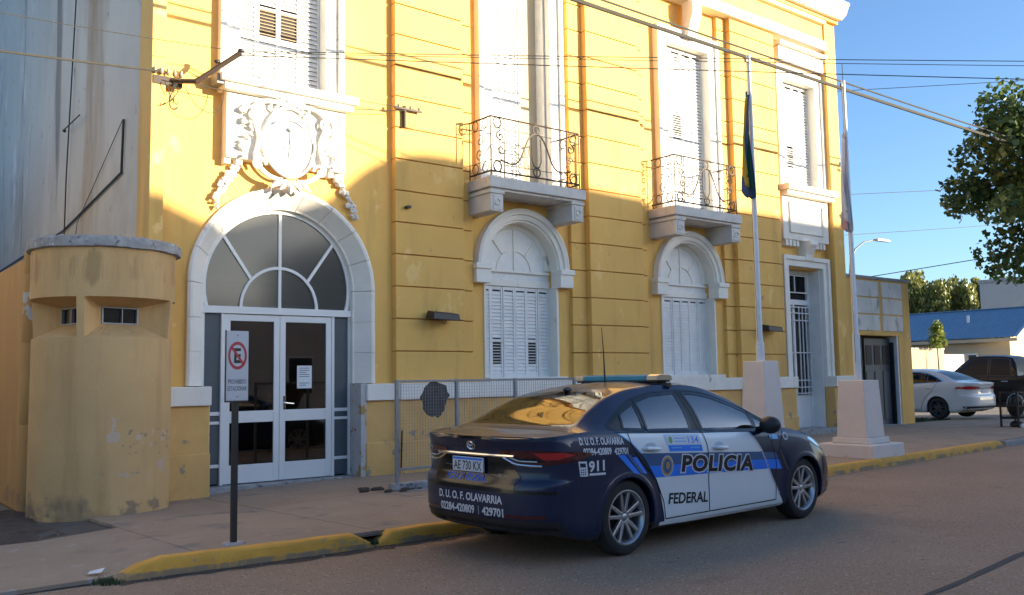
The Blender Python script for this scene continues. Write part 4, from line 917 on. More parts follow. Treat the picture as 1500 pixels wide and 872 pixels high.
C.decal(ell(.51, .705, .085, .092), 'silver_v', sd, .0055, 'crest', .04); C.decal(ell(.51, .705, .074, .081), 'gold_v', sd, .0066, 'crest_ring', .04)
C.decal(ell(.51, .705, .055, .062), 'blue_d', sd, .0074, 'crest_field', .04); C.decal(ell(.515, .71, .026, .034), 'gold_v', sd, .0082, 'crest_star', .04)
C.decal([(.50, .975), (1.0, .95), (1.03, .80), (.555, .825)], 'cyan', sd, .0042, 'helpline_sticker', .04); C.decal([(.513, .968), (.992, .944), (1.012, .862), (.537, .887)], 'lettering', sd, .0052, 'sticker_face', .04)
C.decal([(.537, .881), (1.012, .857), (1.024, .807), (.556, .831)], 'blue_l', sd, .0052, 'sticker_band', .04)
C.decal(ell(.582, .925, .028, .03), 'green_v', sd, .006, 'sticker_emblem', .03)
C.text('134', .83, .98, .885, .945, 'blue_l', sd, .006, .01, slope=-.008)
for i in range(2): C.ribbon([(.63, .937 - i * .028), (.80, .930 - i * .028)], .010, 'cyan', sd, .006, 'sticker_line')
for i in range(2): C.ribbon([(.58 + i * .27, .858 - i * .013), (.72 + i * .27, .851 - i * .013)], .008, 'cyan', sd, .006, 'sticker_line')
C.text('D. U. O. F. OLAVARRIA', -.56, -.035, .945, 1.005, 'lettering', sd, .0045, .028, slope=-.022)
C.text('02284-420809', -.53, -.20, .862, .92, 'lettering', sd, .0045, .028, slope=-.012); C.text('429701', -.165, .005, .845, .902, 'lettering', sd, .0045, .028, slope=-.006)
C.text('911', -.475, -.29, .725, .815, 'lettering', sd, .0045, .03); C.ribbon([(-.47, .708), (-.28, .702)], .018, 'lettering', sd, .0045, 'lettering_line')
C.decal([(-.595, .82), (-.50, .815), (-.485, .695), (-.575, .70)], 'lettering', sd, .0045, 'phone_symbol', .03); C.decal([(-.58, .805), (-.515, .80), (-.51, .768), (-.575, .772)], 'navy', sd, .0055, 'phone_screen', .03)
for i in range(3):
    for j in range(3): C.decal([(-.57 + i * .022, .755 - j * .018), (-.556 + i * .022, .755 - j * .018), (-.556 + i * .022, .745 - j * .018), (-.57 + i * .022, .745 - j * .018)], 'navy', sd, .0055, 'phone_key', .03)
for D_ in SEDAN['doors']: C.ribbon(D_, .009, 'gloss', sd, .0058, closed=True)
C.ribbon([(2.42, .93), (2.30, .80), (2.28, .70)], .008, 'gloss', sd, .003); C.ribbon([(.42, .215), (1.3, .20), (2.35, .195)], .03, 'carwhite', sd, .006, 'rocker_trim')
for side_ in (-1, 1):
    pf = lambda x, z, o, h=side_: C.side(x, z, o, h)
    C.ribbon(SEDAN['dlo'], .030, 'gloss', pf, .003, 'window_seal', closed=True)
    for nm, Wn in SEDAN['wins']: C.ribbon(Wn, .026, 'gloss', pf, .004, 'window_seal', closed=True)
def handle(x, z):
    p = sd(x, z, 0); q = sd(x + .22, z - .012, 0)
    MB().tube([(p.x, p.y + .01, p.z), (p.x + .03, p.y - .035, p.z), ((p.x + q.x) / 2, p.y - .042, (p.z + q.z) / 2), (q.x - .03, q.y - .035, q.z), (q.x, q.y + .01, q.z)], [.014, .017, .019, .017, .014], 8).build('door_handle', 'carwhite', pc, smooth=1, local=True)
    C.decal(ell(x + .11, z + .008, .075, .036), 'silver_v', sd, .004, 'handle_recess', .03)
handle(.19, .875); handle(1.17, .828)
# mirror
for h in (-1, 1):
    MB().ball((1.98, h * .99, 1.0), .085, .115, .085, 14, 8).build('mirror', 'trim' if h < 0 else 'navy', pc, smooth=1, local=True)
    MB().tube([(2.03, h * .82, .945), (2.0, h * .93, .965)], .035, 8).build('mirror_arm', 'trim', pc, smooth=1, local=True)
# lamps: right and left rear clusters, head lamps
for h in (-1, 1):
    pf = lambda p, z, o, h=h: C.corner(-h * p, z, o)
    C.decal([(27, .905), (52, .915), (70, .895), (80, .872), (68, .825), (56, .80), (47, .792), (36, .795), (34, .83), (29, .86)], 'darkred', pf, .006, 'tail_light', .02, 2.5)
    C.decal([(47, .893), (60, .896), (67, .875), (59, .843), (52, .840)], 'red', pf, .009, 'tail_lens', .02, 2.5)
    C.decal([(33, .855), (49, .850), (53, .822), (40, .808), (37, .83)], 'gloss', pf, .0085, 'tail_recess', .02, 2.5)
    tp = [(26.5, .866), (31, .838), (36, .806), (39, .797), (46, .792), (53, .790)]; tp = [(a + (c_ - a) * k / 4, b + (d_ - b) * k / 4) for (a, b), (c_, d_) in zip(tp, tp[1:]) for k in range(4)]
    MB().tube([tuple(pf(a, b, .008)) for a, b in tp], .009, 7).build('tail_chrome', 'chrome', pc, smooth=1, local=True)
    tp = [(33 + k, .857 - .031 * min(1, k / 7)) for k in range(17)]; MB().tube([tuple(pf(a, b, .012)) for a, b in tp], .006, 6).build('tail_chrome', 'lens', pc, smooth=1, local=True)
    C.decal([(30, .40), (52, .41), (52, .385), (30, .375)], 'darkred', pf, .006, 'rear_reflector', .02, 2.5)
    pf = lambda p, z, o, h=h: C.front(-h * p, z, o)
    C.decal([(32, .70), (48, .735), (62, .79), (72, .835), (75, .82), (66, .75), (56, .69), (44, .645), (30, .62)], 'lens', pf, .005, 'headlight', .02, 2.5)
    C.decal([(50, .60), (58, .62), (60, .30), (46, .27), (44, .32), (52, .36)], 'gloss', pf, .005, 'bumper_vent', .02, 2.5)
    C.decal([(15, .245), (55, .235), (55, .205), (15, .21)], 'chrome', pf, .006, 'front_splitter', .02, 2.5)
# the tail
rr_ = C.rear
C.decal([(-.52, .60), (.47, .60), (.56, .70), (.40, .845), (-.40, .845), (-.56, .70)], 'gloss', rr_, .004, 'plate_recess', .04)
MB().tube([tuple(rr_(.50 - i * .04, .862, .006)) for i in range(26)], .015, 8).build('chrome_bar', 'chrome', pc, smooth=1, local=True)
C.decal([(-.84, .598), (.84, .598), (.84, .572), (-.84, .572)], 'gloss', rr_, .003, 'bumper_gap', .04)
C.decal([(-.86, .36), (.86, .36), (.84, .27), (-.84, .27)], 'trim', rr_, .004, 'diffuser', .04)
C.ribbon([(.82, .30), (-.82, .30)], .02, 'gloss', rr_, .008, 'diffuser_edge', .04)
rt = lambda a, z, o: rr_(-a, z, o)
x_ = rr_(0.05, .76, .03).x
pl = MB().box(x_ - .008, x_ + .01, -.205, .205, .715, .835); pl.v = [(a, b + .04, c) for a, b, c in pl.v]; PL = pl.build('number_plate', 'lettering', pc, local=True, bev=.004)
flat = lambda xx: (lambda a, z, o: Vector((xx - o, -a + .04, z)))
C.text('AE 730 KX', -.185, .185, .728, .803, 'black_v', flat(x_ - .008), .0012, .012)
C.decal([(-.195, .83), (.195, .83), (.195, .812), (-.195, .812)], 'blue_l', flat(x_ - .008), .0012, 'plate_band', .2)
C.text('POLICIA FEDERAL', -.33, .20, .640, .70, 'blue_l', rt, .0065, .0, 0); 
C.decal([(-.30, .73), (-.17, .728), (-.17, .718), (-.30, .72)], 'alloydark', rr_, .0065, 'badge', .1) if False else C.ribbon([(.40, .76), (.25, .757)], .012, 'alloydark', rr_, .0065, 'badge', .05)
C.decal(ell(-.34, .70, .035, .018), 'alloydark', rr_, .0065, 'badge', .03);
for rx, rz, cx, cz, rad in ((.052, .034, 0, .935, .007), (.020, .034, 0, .935, .006), (.036, .014, 0, .948, .006)):
    MB().tube([tuple(rr_(cx + rx * cos(a), cz + rz * sin(a), .006)) for a in np.linspace(0, 2 * pi, 22)], rad, 6).build('emblem', 'chrome', pc, local=True, smooth=1)
C.text('D. U. O. F. OLAVARRIA', -.43, .41, .478, .545, 'lettering', rt, .005, .03, slope=.0)
C.text('02284-420809', -.405, .07, .375, .445, 'lettering', rt, .005, .03); C.text('429701', .17, .42, .375, .445, 'lettering', rt, .005, .03); C.ribbon([(-.125, .375), (-.125, .445)], .006, 'silver_v', rr_, .005, 'lettering_bar', .02)
C.ribbon([(.86, 1.0), (.5, 1.003), (-.5, 1.003), (-.86, 1.0)], .022, 'gloss', rr_, .006, 'boot_lip', .04)
# light bar, rack, antenna
lb = MB(); prof = [(.83, 1.452), (.84, 1.495), (.89, 1.51), (1.0, 1.51), (1.05, 1.495), (1.06, 1.452)]
def bar(y0, y1, name, m): b = MB(); b.grid([[(x, y, z) for x, z in prof] for y in (y0, y1)], True); b.f += [tuple(range(6)), tuple(range(6, 12))]; return b.build(name, m, pc, local=True, bev=.008)
bar(-.40, .42, 'light_bar', 'teal'); bar(-.54, -.402, 'light_bar_end', 'amber'); bar(.422, .55, 'light_bar_end', 'amber')
MB().box(.84, 1.05, -.52, .52, 1.436, 1.4515).build('light_bar_base', 'trim', pc, local=True, bev=.006)
for y in (-.44, .44): MB().box(.87, 1.03, y - .05, y + .05, 1.39, 1.436).build('light_bar_foot', 'trim', pc, local=True, bev=.006)
MB().box(.91, .97, -.60, -.43, 1.385, 1.43).build('light_bar_clamp', 'trim', pc, local=True, bev=.006)
h0 = C.hit((.70, .0, 3), (0, 0, -1), 0)
MB().tube([(.70, .0, h0.z - .02), (.69, .0, h0.z + .30), (.67, .0, h0.z + .53)], [.010, .005, .0025], 6).build('antenna', 'trim', pc, local=True)
MB().ball((.19, 0, C.hit((.19, 0, 3), (0, 0, -1), 0).z + .01), .06, .022, .03, 12, 6).build('roof_fin', 'gloss', pc, smooth=1, local=True)

# white saloon on the lot, nose towards the back of the lot
W_ = dict(SEDAN); W_['sg'] = 'cglassdark'; W_['rg'] = 'cglassdark'
wc = thing('white_saloon', (26.75, 12.95, .17), 'white saloon parked tail out on the lot beside the garage', 'car', rz=radians(89))
C2 = Car(W_, wc, 'pearl'); wheels(wc, SEDAN, 'alloydark')
for h in (-1, 1):
    pf = lambda p, z, o, h=h: C2.corner(-h * p, z, o)
    C2.decal([(24, .90), (50, .93), (70, .905), (74, .86), (55, .83), (26, .83)], 'red', pf, .006, 'tail_light', .03, 3)
    pg = lambda x, z, o, h=h: C2.side(x, z, o, h)
    for D_ in SEDAN['doors']: C2.ribbon(D_, .010, 'gloss', pg, .003, closed=True)
    C2.ribbon(SEDAN['dlo'], .028, 'chrome', pg, .003, 'window_seal', closed=True)
    p = C2.side(.19, .875, .015, h); MB().box(p.x, p.x + .2, p.y - .012, p.y + .012, p.z - .015, p.z + .015).build('door_handle', 'pearl', wc, local=True, bev=.008)
    MB().ball((1.98, h * .97, 1.0), .085, .11, .085, 12, 7).build('mirror', 'pearl', wc, smooth=1, local=True)
C2.decal([(-.2, .72), (.2, .72), (.2, .83), (-.2, .83)], 'lettering', C2.rear, .008, 'number_plate', .1); C2.decal([(-.86, .36), (.86, .36), (.80, .20), (-.80, .20)], 'trim', C2.rear, .004, 'diffuser', .05)
C2.ribbon([(.5, .86), (-.5, .86)], .02, 'chrome', C2.rear, .008, 'chrome_bar', .05)
# black off-roader beyond it
SUV = dict(xr=-1.25, xf=3.95, kr=.25, kf=.55, wb=3.05, wr=.43, hub=.39, tr=.39, half=.92,
    ztop=[(-1.25, 1.14), (0, 1.15), (1.2, 1.16), (2.4, 1.14), (2.9, 1.12), (3.5, 1.06), (3.95, .95)],
    lev=[(.34, .82, -1.18, 3.8), (.40, .87, -1.22, 3.88), (.52, .90, -1.25, 3.94), (.66, .915, -1.25, 3.95), (.85, .925, -1.24, 3.94), (1.0, .925, -1.24, 3.91), (1.08, .915, -1.24, 3.87), (1.14, .89, -1.24, 3.82)],
    rail=[(.40, .80, 1.17), (.46, .74, 1.45), (.60, .68, 1.74), (.9, .665, 1.80), (1.5, .66, 1.82), (1.8, .665, 1.79), (2.1, .69, 1.62), (2.4, .74, 1.36), (2.65, .80, 1.16)],
    mid=[(.40, 1.19), (.46, 1.48), (.60, 1.78), (.9, 1.84), (1.5, 1.86), (1.8, 1.83), (2.1, 1.67), (2.4, 1.40), (2.65, 1.18)],
    hoodc=[(2.6, 1.20), (3.0, 1.19), (3.5, 1.13), (3.95, .95)], trunkc=[(-1.25, 1.16), (.42, 1.17)], back=(.42, .58), wind=(1.75, 2.6),
    wins=[('rear', [(.68, 1.70), (1.22, 1.745), (1.24, 1.19), (.62, 1.19)]), ('front', [(1.33, 1.745), (1.78, 1.71), (2.08, 1.52), (2.34, 1.22), (1.35, 1.19)])],
    dlo=[(.60, 1.72), (.9, 1.77), (1.6, 1.775), (1.85, 1.72), (2.15, 1.52), (2.42, 1.18), (.58, 1.165)],
    doors=[[(.55, .45), (.52, 1.1), (.62, 1.75), (1.28, 1.79), (1.29, .45)], [(1.29, .45), (1.28, 1.79), (1.8, 1.75), (2.42, 1.16), (2.5, .9), (2.52, .45)]], sg='suvglass', rg='suvglass', cabin=(.8, 2.5))
bc = thing('black_pickup', (31.3, 12.25, .18), 'black pickup truck with dark windows and a bright roll bar behind the white saloon', 'car', rz=radians(92))
C3 = Car(SUV, bc, 'blackcar'); wheels(bc, SUV, 'alloydark', .25)
MB().tube([(-.1, -.72, 1.12), (.2, -.70, 1.70), (.2, 0, 1.74), (.2, .70, 1.70), (-.1, .72, 1.12)], .04, 8).build('roll_bar', 'chrome', bc, smooth=1, local=True)
for h in (-1, 1):
    pg = lambda x, z, o, h=h: C3.side(x, z, o, h)
    for x in (.68, 1.36):
        p = C3.side(x, 1.0, .015, h); MB().box(p.x, p.x + .2, p.y - .012, p.y + .012, p.z - .015, p.z + .015).build('door_handle', 'chrome', bc, local=True, bev=.008)
    MB().ball((2.35, h * 1.0, 1.25), .09, .12, .1, 12, 7).build('mirror', 'blackcar', bc, smooth=1, local=True)
    for D_ in SUV['doors']: C3.ribbon(D_, .012, 'gloss', pg, .004, closed=True)

# ------------------------------------------------------------------ street furniture
sp = thing('no_parking_sign', (3.05, 7.72, .1), 'no parking sign with a crossed out E on a dark post by the yellow kerb', 'sign', rz=radians(6))
MB().box(-.025, .025, -.02, .02, -.02, 1.40).build('post', 'blackmetal', sp, local=True, bev=.004)
MB().lathe([(.11, 0), (.10, .015), (.03, .02)], 16, (0, 0, .012)).build('post_base', 'concrete', sp, local=True)
MB().box(-.105, .105, -.034, -.022, 1.235, 1.84).build('plate', 'signwhite', sp, local=True, bev=.003, seg=1)
MB().box(-.110, -.1052, -.036, -.018, 1.23, 1.845).build('plate_edge', 'blackmetal', sp, local=True); MB().box(-.11, .105, -.036, -.018, 1.222, 1.2348).build('plate_edge', 'blackmetal', sp, local=True)
def signprint(v, f, m, y, name='lettering'): me = bpy.data.meshes.new(name); me.from_pydata([(a, y, b) for a, b in v], [], f); me.materials.append(M[m]); return link(name, me, sp, local=True)
rg = MB().add([(r * cos(a), -.0352, 1.625 + 1.38 * r * sin(a)) for r in (.088, .068) for a in np.linspace(0, 2 * pi, 41)[:-1]], [(i, (i + 1) % 40, 40 + (i + 1) % 40, 40 + i) for i in range(40)]); rg.build('prohibition_ring', 'signred', sp, local=True)
v, f, mx = text_mesh('E', .03); signprint([(-.032 + .064 * x / mx[0], 1.56 + .13 * y / mx[1]) for x, y in v], f, 'black_v', -.0354)
MB().add([(-.058, -.0358, 1.72), (-.070, -.0358, 1.70), (.058, -.0358, 1.53), (.070, -.0358, 1.55)], [(0, 1, 2, 3)]).build('prohibition_bar', 'signred', sp, local=True)
for t, z0, z1, w in (('PROHIBIDO', 1.38, 1.42, .085), ('ESTACIONAR', 1.32, 1.36, .088)):
    v, f, mx = text_mesh(t, .01); signprint([(-w + 2 * w * x / mx[0], z0 + (z1 - z0) * y / mx[1]) for x, y in v], f, 'ink', -.0353)
for z in (1.80, 1.27): MB().lathe([(.006, -.036), (.001, -.039)], 8, (0, 0, z), 'y').build('bolt', 'blackmetal', sp, local=True)

fe = thing('mesh_barrier', (6.12, 10.1, .1), 'grey wire mesh barrier standing on the pavement in front of the wall', 'barrier')
fb = MB(); fx = [6.12, 7.06, 8.07, 9.2]
for x in fx: fb.box(x - .02, x + .02, 10.08, 10.12, .06, 1.50)
for z in (1.48, .36): fb.box(6.12, 9.2, 10.085, 10.115, z - .015, z + .015)
fb.build('barrier_frame', 'galv', fe, bev=.003, seg=1)
mw = MB(); x = 6.14
while x < 9.19: mw.box(x - .0011, x + .0011, 10.098, 10.102, .36, 1.47); x += .042
z = .39
while z < 1.47: mw.box(6.14, 9.19, 10.0965, 10.0995, z - .0011, z + .0011); z += .042
mw.build('wire_mesh', 'galv', fe, stuff=True)
MB().box(6.14, 9.25, 9.86, 10.36, .085, .115).build('base_plate', 'galv', fe, bev=.004); MB().box(6.05, 9.3, 10.02, 10.2, .10, .19).build('base_rail', 'concrete', fe, bev=.01)
MB().tube([(6.16, 10.06, .38), (6.17, 10.05, .85)], .012, 6).build('latch_rod', 'blackmetal', fe)
r = random.Random(12); hp = [(6.72 + (.20 + r.uniform(-.025, .025)) * cos(a) + .05 * (cos(a) > .6 and sin(a) > .1), 1.235 + (.235 + r.uniform(-.02, .02)) * sin(a)) for a in np.linspace(0, 2 * pi, 30)[:-1]]
tag(MB().prism_y(hp, 10.125, 10.15).build('ragged_plate', mat('rusty dark sheet', (.085, .075, .07), .8, .3, 9, .3, 40), bev=.004), 'dark ragged rounded sheet hanging behind the wire mesh barrier', 'sheet')
db = MB()
for i in range(16): x = rs.uniform(5.7, 6.5); y = rs.uniform(9.9, 10.6); q = rs.uniform(.015, .06); db.ball((x, y, zp(x, y) + q * .3), q * 1.6, q, q * .7, 6, 4)
tag(db.build('rubble', 'dirt', stuff=True), 'crumbs of rubble at the foot of the mesh barrier', 'rubble')

def flood(x, label, w=.52):
    y = 12.0; t = thing('wall_floodlight', (x, y, 2.46), label, 'lamp', 'floodlights on the yellow wall')
    MB().add([(x - w / 2, y - .30, 2.43), (x + w / 2, y - .30, 2.41), (x + w / 2, y - .06, 2.44), (x - w / 2, y - .06, 2.46), (x - w / 2 + .02, y - .28, 2.54), (x + w / 2 - .02, y - .28, 2.52), (x + w / 2 - .03, y - .08, 2.56), (x - w / 2 + .03, y - .08, 2.58)],
             [(3, 2, 1, 0), (4, 5, 6, 7), (0, 1, 5, 4), (1, 2, 6, 5), (2, 3, 7, 6), (3, 0, 4, 7)]).build('lamp_housing', 'blackmetal', t, bev=.012)
    MB().box(x - .06, x + .06, y - .08, y + .02, 2.47, 2.53).build('bracket', 'blackmetal', t, bev=.005)
    MB().tube([(p[0], y - .2, p[1]) for p in arc(x, 2.41, .035, 150, 390, 10)], .005, 5).build('cable_loop', 'blackmetal', t)
flood(8.02, 'dark floodlight on the wall left of the first arched window'); flood(16.55, 'dark floodlight on the wall behind the flagpole, left of the grille door')
tag(MB().box(8.13 - .7, 8.2 - .7, 11.9, 12.0, 4.17, 4.21).build('wall_hook', 'blackmetal', bev=.006), 'small dark hook in the yellow wall beside the garland', 'hook')

# flagpoles
def flagpole(x, y, pz, top, label, ptop, hb_):
    t = thing('flagpole', (x, y, .1), label, 'flagpole', 'flagpoles on white pedestals')
    a, b, c = hb_
    MB().frustum((x - a, x + a, y - a, y + a), .0, (x - a + .01, x + a - .01, y - a + .01, y + a - .01), .34).build('plinth', 'pedestal', t, bev=.02)
    MB().frustum((x - b - .06, x + b + .06, y - b - .06, y + b + .06), .34, (x - b - .05, x + b + .05, y - b - .05, y + b + .05), .44).build('plinth_step', 'pedestal', t, bev=.015)
    MB().frustum((x - b, x + b, y - b, y + b), .44, (x - c, x + c, y - c, y + c), ptop).build('pedestal', 'pedestal', t, bev=.012)
    MB().lathe([(.062, ptop - .02), (.062, pz), (.052, pz + .03), (.045, pz + .04), (.03, top), (.0, top + .01)], 16, (x, y, 0)).build('pole', 'whitemetal', t, smooth=40)
    MB().box(x - .09, x - .02, y - .015, y + .015, top - .12, top - .06).build('pulley', 'blackmetal', t, bev=.004)
    MB().tube([(x - .075, y - .01, top - .1), (x - .08, y - .01, (top + ptop) / 2), (x - .06, y - .01, ptop + .3)], .004, 4).build('halyard', 'wire', t)
    return t
PX2, PY2 = 14.10, 8.40
flagpole(PX2, PY2, 2.15, 6.55, 'right hand flagpole on a whole white pedestal in the open, in front of the garage', 1.38, (.50, .275, .235))
MB().tube([(PX2 - .01, PY2, 6.5), (PX2 - .01, PY2, 6.85)], .006, 5).build('pole_spike', 'iron', bpy.data.objects['flagpole'])
PX1, PY1 = 11.42, 8.38
flagpole(PX1, PY1, 1.95, 6.42, 'left hand flagpole whose pedestal is half hidden by the police car', 1.70, (.45, .235, .185))
def flag(name, x, y, z0, z1, w, bands, label, seed):
    r = random.Random(seed); t = thing(name, (x, y, z0), label, 'flag'); n = 26; K_ = 22; rows = []
    for i in range(n + 1):
        q = i / n; z = z1 + (z0 - z1) * q; ww = w * (.12 + .88 * min(1, q * 1.7) ** .7); row = []
        for k in range(K_ + 1):
            u = k / K_; fold = sin(u * 15 + q * 1.5) * .055 * (.3 + q) + sin(u * 7 - q * 3) * .03
            row.append((x - .05 - ww * (u + .13 * sin(u * 9 + q * 2) * q), y + fold, z - .12 * u * (1 - q) - .1 * sin(u * 12) * (q > .85)))
        rows.append(row)
    for a, b, m in bands:
        ka, kb = int(a * K_), int(b * K_)
        o = MB().grid([rw[ka:kb + 1] for rw in rows]).build('flag_cloth', m, t, smooth=60)
        s = o.modifiers.new('cloth', 'SOLIDIFY'); s.thickness = .004
M['fl_g'] = mat('green cloth', (.035, .12, .07), .9, .1); M['fl_y'] = mat('yellow cloth', (.30, .22, .03), .9, .1); M['fl_b'] = mat('blue cloth', (.03, .07, .17), .9, .1); M['fl_w'] = mat('pale cloth', (.74, .70, .68), .9, .1); M['fl_r'] = mat('maroon cloth', (.46, .26, .25), .9, .1); M['fl_c'] = mat('grey blue cloth', (.50, .53, .57), .9, .1)
flag('flag', PX1 - .01, PY1, 4.25, 5.85, .17, [(0, .3, 'fl_b'), (.3, .62, 'fl_g'), (.62, .82, 'fl_b'), (.82, 1, 'fl_y')], 'limp green, blue and yellow flag on the pole behind the police car', 1)
flag('flag', PX2 - .01, PY2, 3.98, 5.62, .13, [(0, .28, 'fl_c'), (.28, .55, 'fl_w'), (.55, .8, 'fl_r'), (.8, 1, 'fl_c')], 'limp maroon and grey flag on the pole in front of the garage', 2)

# overhead lines, service bracket, conduit on the side wall
def cable(name, a, b, sag, rad, label, n=20, m='wire', grp=None):
    a, b = Vector(a), Vector(b); pts = [a + (b - a) * i / n - Vector((0, 0, 4 * sag * (i / n) * (1 - i / n))) for i in range(n + 1)]
    return tag(MB().tube(pts, rad, 6).build(name, m, smooth=1), label, 'cable', grp)
cable('street_cable', (-25, 9.4, 7.4), (46, 9.4, 7.4), .42, .032, 'thicker lower of the two heavy cables crossing in front of the upper windows', 44)
cable('street_cable', (-25, 9.45, 7.55), (46, 9.45, 7.55), .40, .016, 'thinner upper of the two heavy cables crossing in front of the upper windows', 44)
cable('thin_wire', (4.52, 11.5, 5.92), (26, -2.1, 6.36), .08, .006, 'topmost thin wire running level from the bracket to the right edge of the sky')
cable('thin_wire', (4.52, 11.5, 5.90), (26, -2.0, 6.26), .08, .005, 'second thin wire from the bracket, just under the topmost one')
cable('thin_wire', (4.50, 11.5, 5.86), (26, -2.0, 5.80), .06, .007, 'third thin wire from the bracket, under the other two')
cable('thin_wire', (24.2, 19, 10.85), (46.0, -4, 10.96), .05, .010, 'single wire close under the level ones, sloping faintly up to the right')
cable('thin_wire', (21.7, 15.57, 3.82), (29.0, 3.0, 5.65), .05, .012, 'wire sloping up to the right just over the garage roof')
cable('thin_wire', (19, 18, 6.5), (64, 7, 11.65), .1, .010, 'faint wire halfway down the sky behind the pale flagpole')
cable('thin_wire', (30, 20, 6.7), (70, 20, 11.9), .1, .012, 'faint wire just above the street lamp')
cable('service_cable', (-6, 11.2, 5.05), (3.62, 11.85, 5.56), .12, .014, 'bundled service cable reaching the bracket from the left', m='wire')
cable('service_cable', (-6, 11.6, 6.1), (4.52, 11.5, 5.92), .25, .005, 'hair thin upper wire crossing the grey side wall')
cable('service_cable', (3.75, 11.85, 5.50), (7.42, 11.93, 5.72), .12, .006, 'slack twisted wire from the bracket over the entrance to the wall junction')
cable('service_cable', (4.4, 11.75, 5.75), (7.42, 11.93, 5.76), .05, .006, 'wire along the sill over the entrance to the wall junction')
sb = thing('service_bracket', (3.75, 12.0, 5.5), 'rusty line bracket with insulators on the corner of the yellow building', 'bracket')
MB().tube([(3.70, 12.05, 5.50), (4.06, 11.75, 5.48), (4.56, 11.48, 5.90)], .035, 6).build('bracket_arm', 'iron', sb)
MB().box(3.56, 3.95, 11.95, 12.06, 5.42, 5.54).build('bracket_plate', 'iron', sb, bev=.008)
for i in range(5): MB().lathe([(.0, .09), (.02, .085), (.018, .06), (.032, .05), (.03, .02), (.015, .0)], 10, (3.58 + i * .085, 11.93, 5.55)).build('insulator', 'insul', sb, smooth=40)
for i, (x, y, z) in enumerate(((4.30, 11.64, 5.74), (4.56, 11.48, 5.90))): MB().ball((x, y, z + .03), .045, .03, .03, 8, 5).build('clamp', 'blackmetal', sb, smooth=1)
r = random.Random(6)
for i in range(6):
    a = Vector((3.62 + r.random() * .3, 11.9, 5.46)); b = Vector((3.6 + r.random() * .35, 11.93, 5.0 + r.random() * .3))
    MB().tube(bez([a, a + Vector((r.uniform(-.2, .3), 0, -.1)), b + Vector((r.uniform(-.2, .2), 0, -.15)), b], 10), .006, 4).build('wire_tail', 'wire', sb)
MB().tube(bez([Vector((3.95, 11.85, 5.42)), Vector((4.05, 11.8, 5.05)), Vector((4.5, 11.85, 4.95)), Vector((4.50, 11.93, 5.5))], 14), .005, 4).build('wire_tail', 'wire', sb)
tag(MB().box(4.38, 4.50, 11.86, 12.1, 5.56, 5.70).build('junction_box', 'galv', bev=.006), 'small grey junction box on the left end of the sill over the entrance', 'box')
wj = thing('wall_junction', (7.42, 12, 5.74), 'little crossed line bracket on the wall right of the coat of arms', 'bracket')
MB().box(7.22, 7.72, 11.92, 11.95, 5.73, 5.76).build('cross_arm', 'iron', wj); MB().box(7.40, 7.43, 11.93, 12.0, 5.45, 5.80).build('upright', 'iron', wj)
for x in (7.28, 7.5, 7.66): MB().ball((x, 11.92, 5.785), .022, .022, .03, 8, 5).build('insulator', 'insul', wj, smooth=1)
MB().tube(bez([Vector((7.6, 11.92, 5.73)), Vector((7.62, 11.92, 5.5)), Vector((7.5, 11.93, 5.4)), Vector((7.44, 11.95, 5.46))], 10), .005, 4).build('wire_tail', 'wire', wj)
cd = thing('wall_conduit', (3.53, 13, 3.8), 'bent dark pipe and thin wires on the bare grey side wall', 'pipe')
MB().tube([(3.52, 24.0, 4.0), (3.52, 16.5, 4.1), (3.52, 13.15, 4.45), (3.52, 13.1, 5.2)], .018, 6).build('pipe', 'blackmetal', cd)
MB().tube([(3.52, 13.15, 5.2), (3.52, 15.6, 4.1), (3.52, 15.9, 3.4)], .006, 5).build('thin_wire', 'wire', cd)
MB().tube([(3.50, 16.4, 3.2), (3.50, 16.35, 5.0), (3.50, 16.0, 8), (3.5, 15.9, 12)], .012, 5).build('earth_wire', 'wire', cd)
for z in (5.75, 3.55): MB().tube([(3.42, 16.3, z), (3.42, 15.2, z + .0)], .012, 5).build('standoff', 'blackmetal', cd)
for z in (5.75, 3.55): MB().ball((3.44, 16.3, z), .03).build('standoff_knob', 'blackmetal', cd)

# ------------------------------------------------------------------ garage and things to the right
ga = thing('garage', (22, 12.4, .1), 'low yellow garage with six stained white panels over a blue grey door', 'building')
part('wall', 'yellow', ga, (19.78, 20.86, 12.4, 12.7, -.05, 3.9), (22.88, 23.5, 12.4, 12.7, -.05, 3.9), (20.86, 22.88, 12.4, 12.7, 2.46, 3.9), bev=.008); part('side_wall', 'greywall', ga, (23.2, 23.498, 12.7, 19, -.05, 3.9), bev=0)
part('parapet', 'concrete', ga, (20.2, 23.53, 12.37, 12.75, 3.9, 3.98), bev=.01)
for x0, x1 in ((20.88, 21.95), (22.10, 23.1)):
    for k in range(3): part('wall_panel', 'garagewhite', ga, (x0, x1, 12.375, 12.45, 2.58 + k * .435, 2.98 + k * .435), bev=.008)
part('garage_roof', 'concrete', ga, (20.2, 23.5, 12.7, 19, 3.5, 3.6), bev=0); part('garage_back', 'dark', ga, (20.3, 23.2, 16, 16.1, 0, 3.5), bev=0)
GD = part('garage_door', 'bluegrey', ga, (21.5, 22.80, 12.62, 12.66, .16, 2.40), bev=.004)
for i in range(3):
    x = 21.60 + i * .40; part('door_window', 'dark', GD, (x, x + .28, 12.605, 12.622, 1.72, 2.22), bev=.004); part('door_panel', 'bluegrey', GD, (x - .02, x + .3, 12.60, 12.622, .3, 1.55), bev=.01)
part('door_post', 'whitemetal', ga, (22.80, 22.88, 12.42, 12.7, .1, 2.46), bev=.004); part('hinge_post', 'blackmetal', ga, (22.74, 22.78, 12.50, 12.6, .16, 2.3), bev=.004)
for i in range(4): part('gate_bar', 'blackmetal', ga, (20.90 + i * .16, 20.93 + i * .16, 12.52, 12.55, .15, 2.4), bev=0)
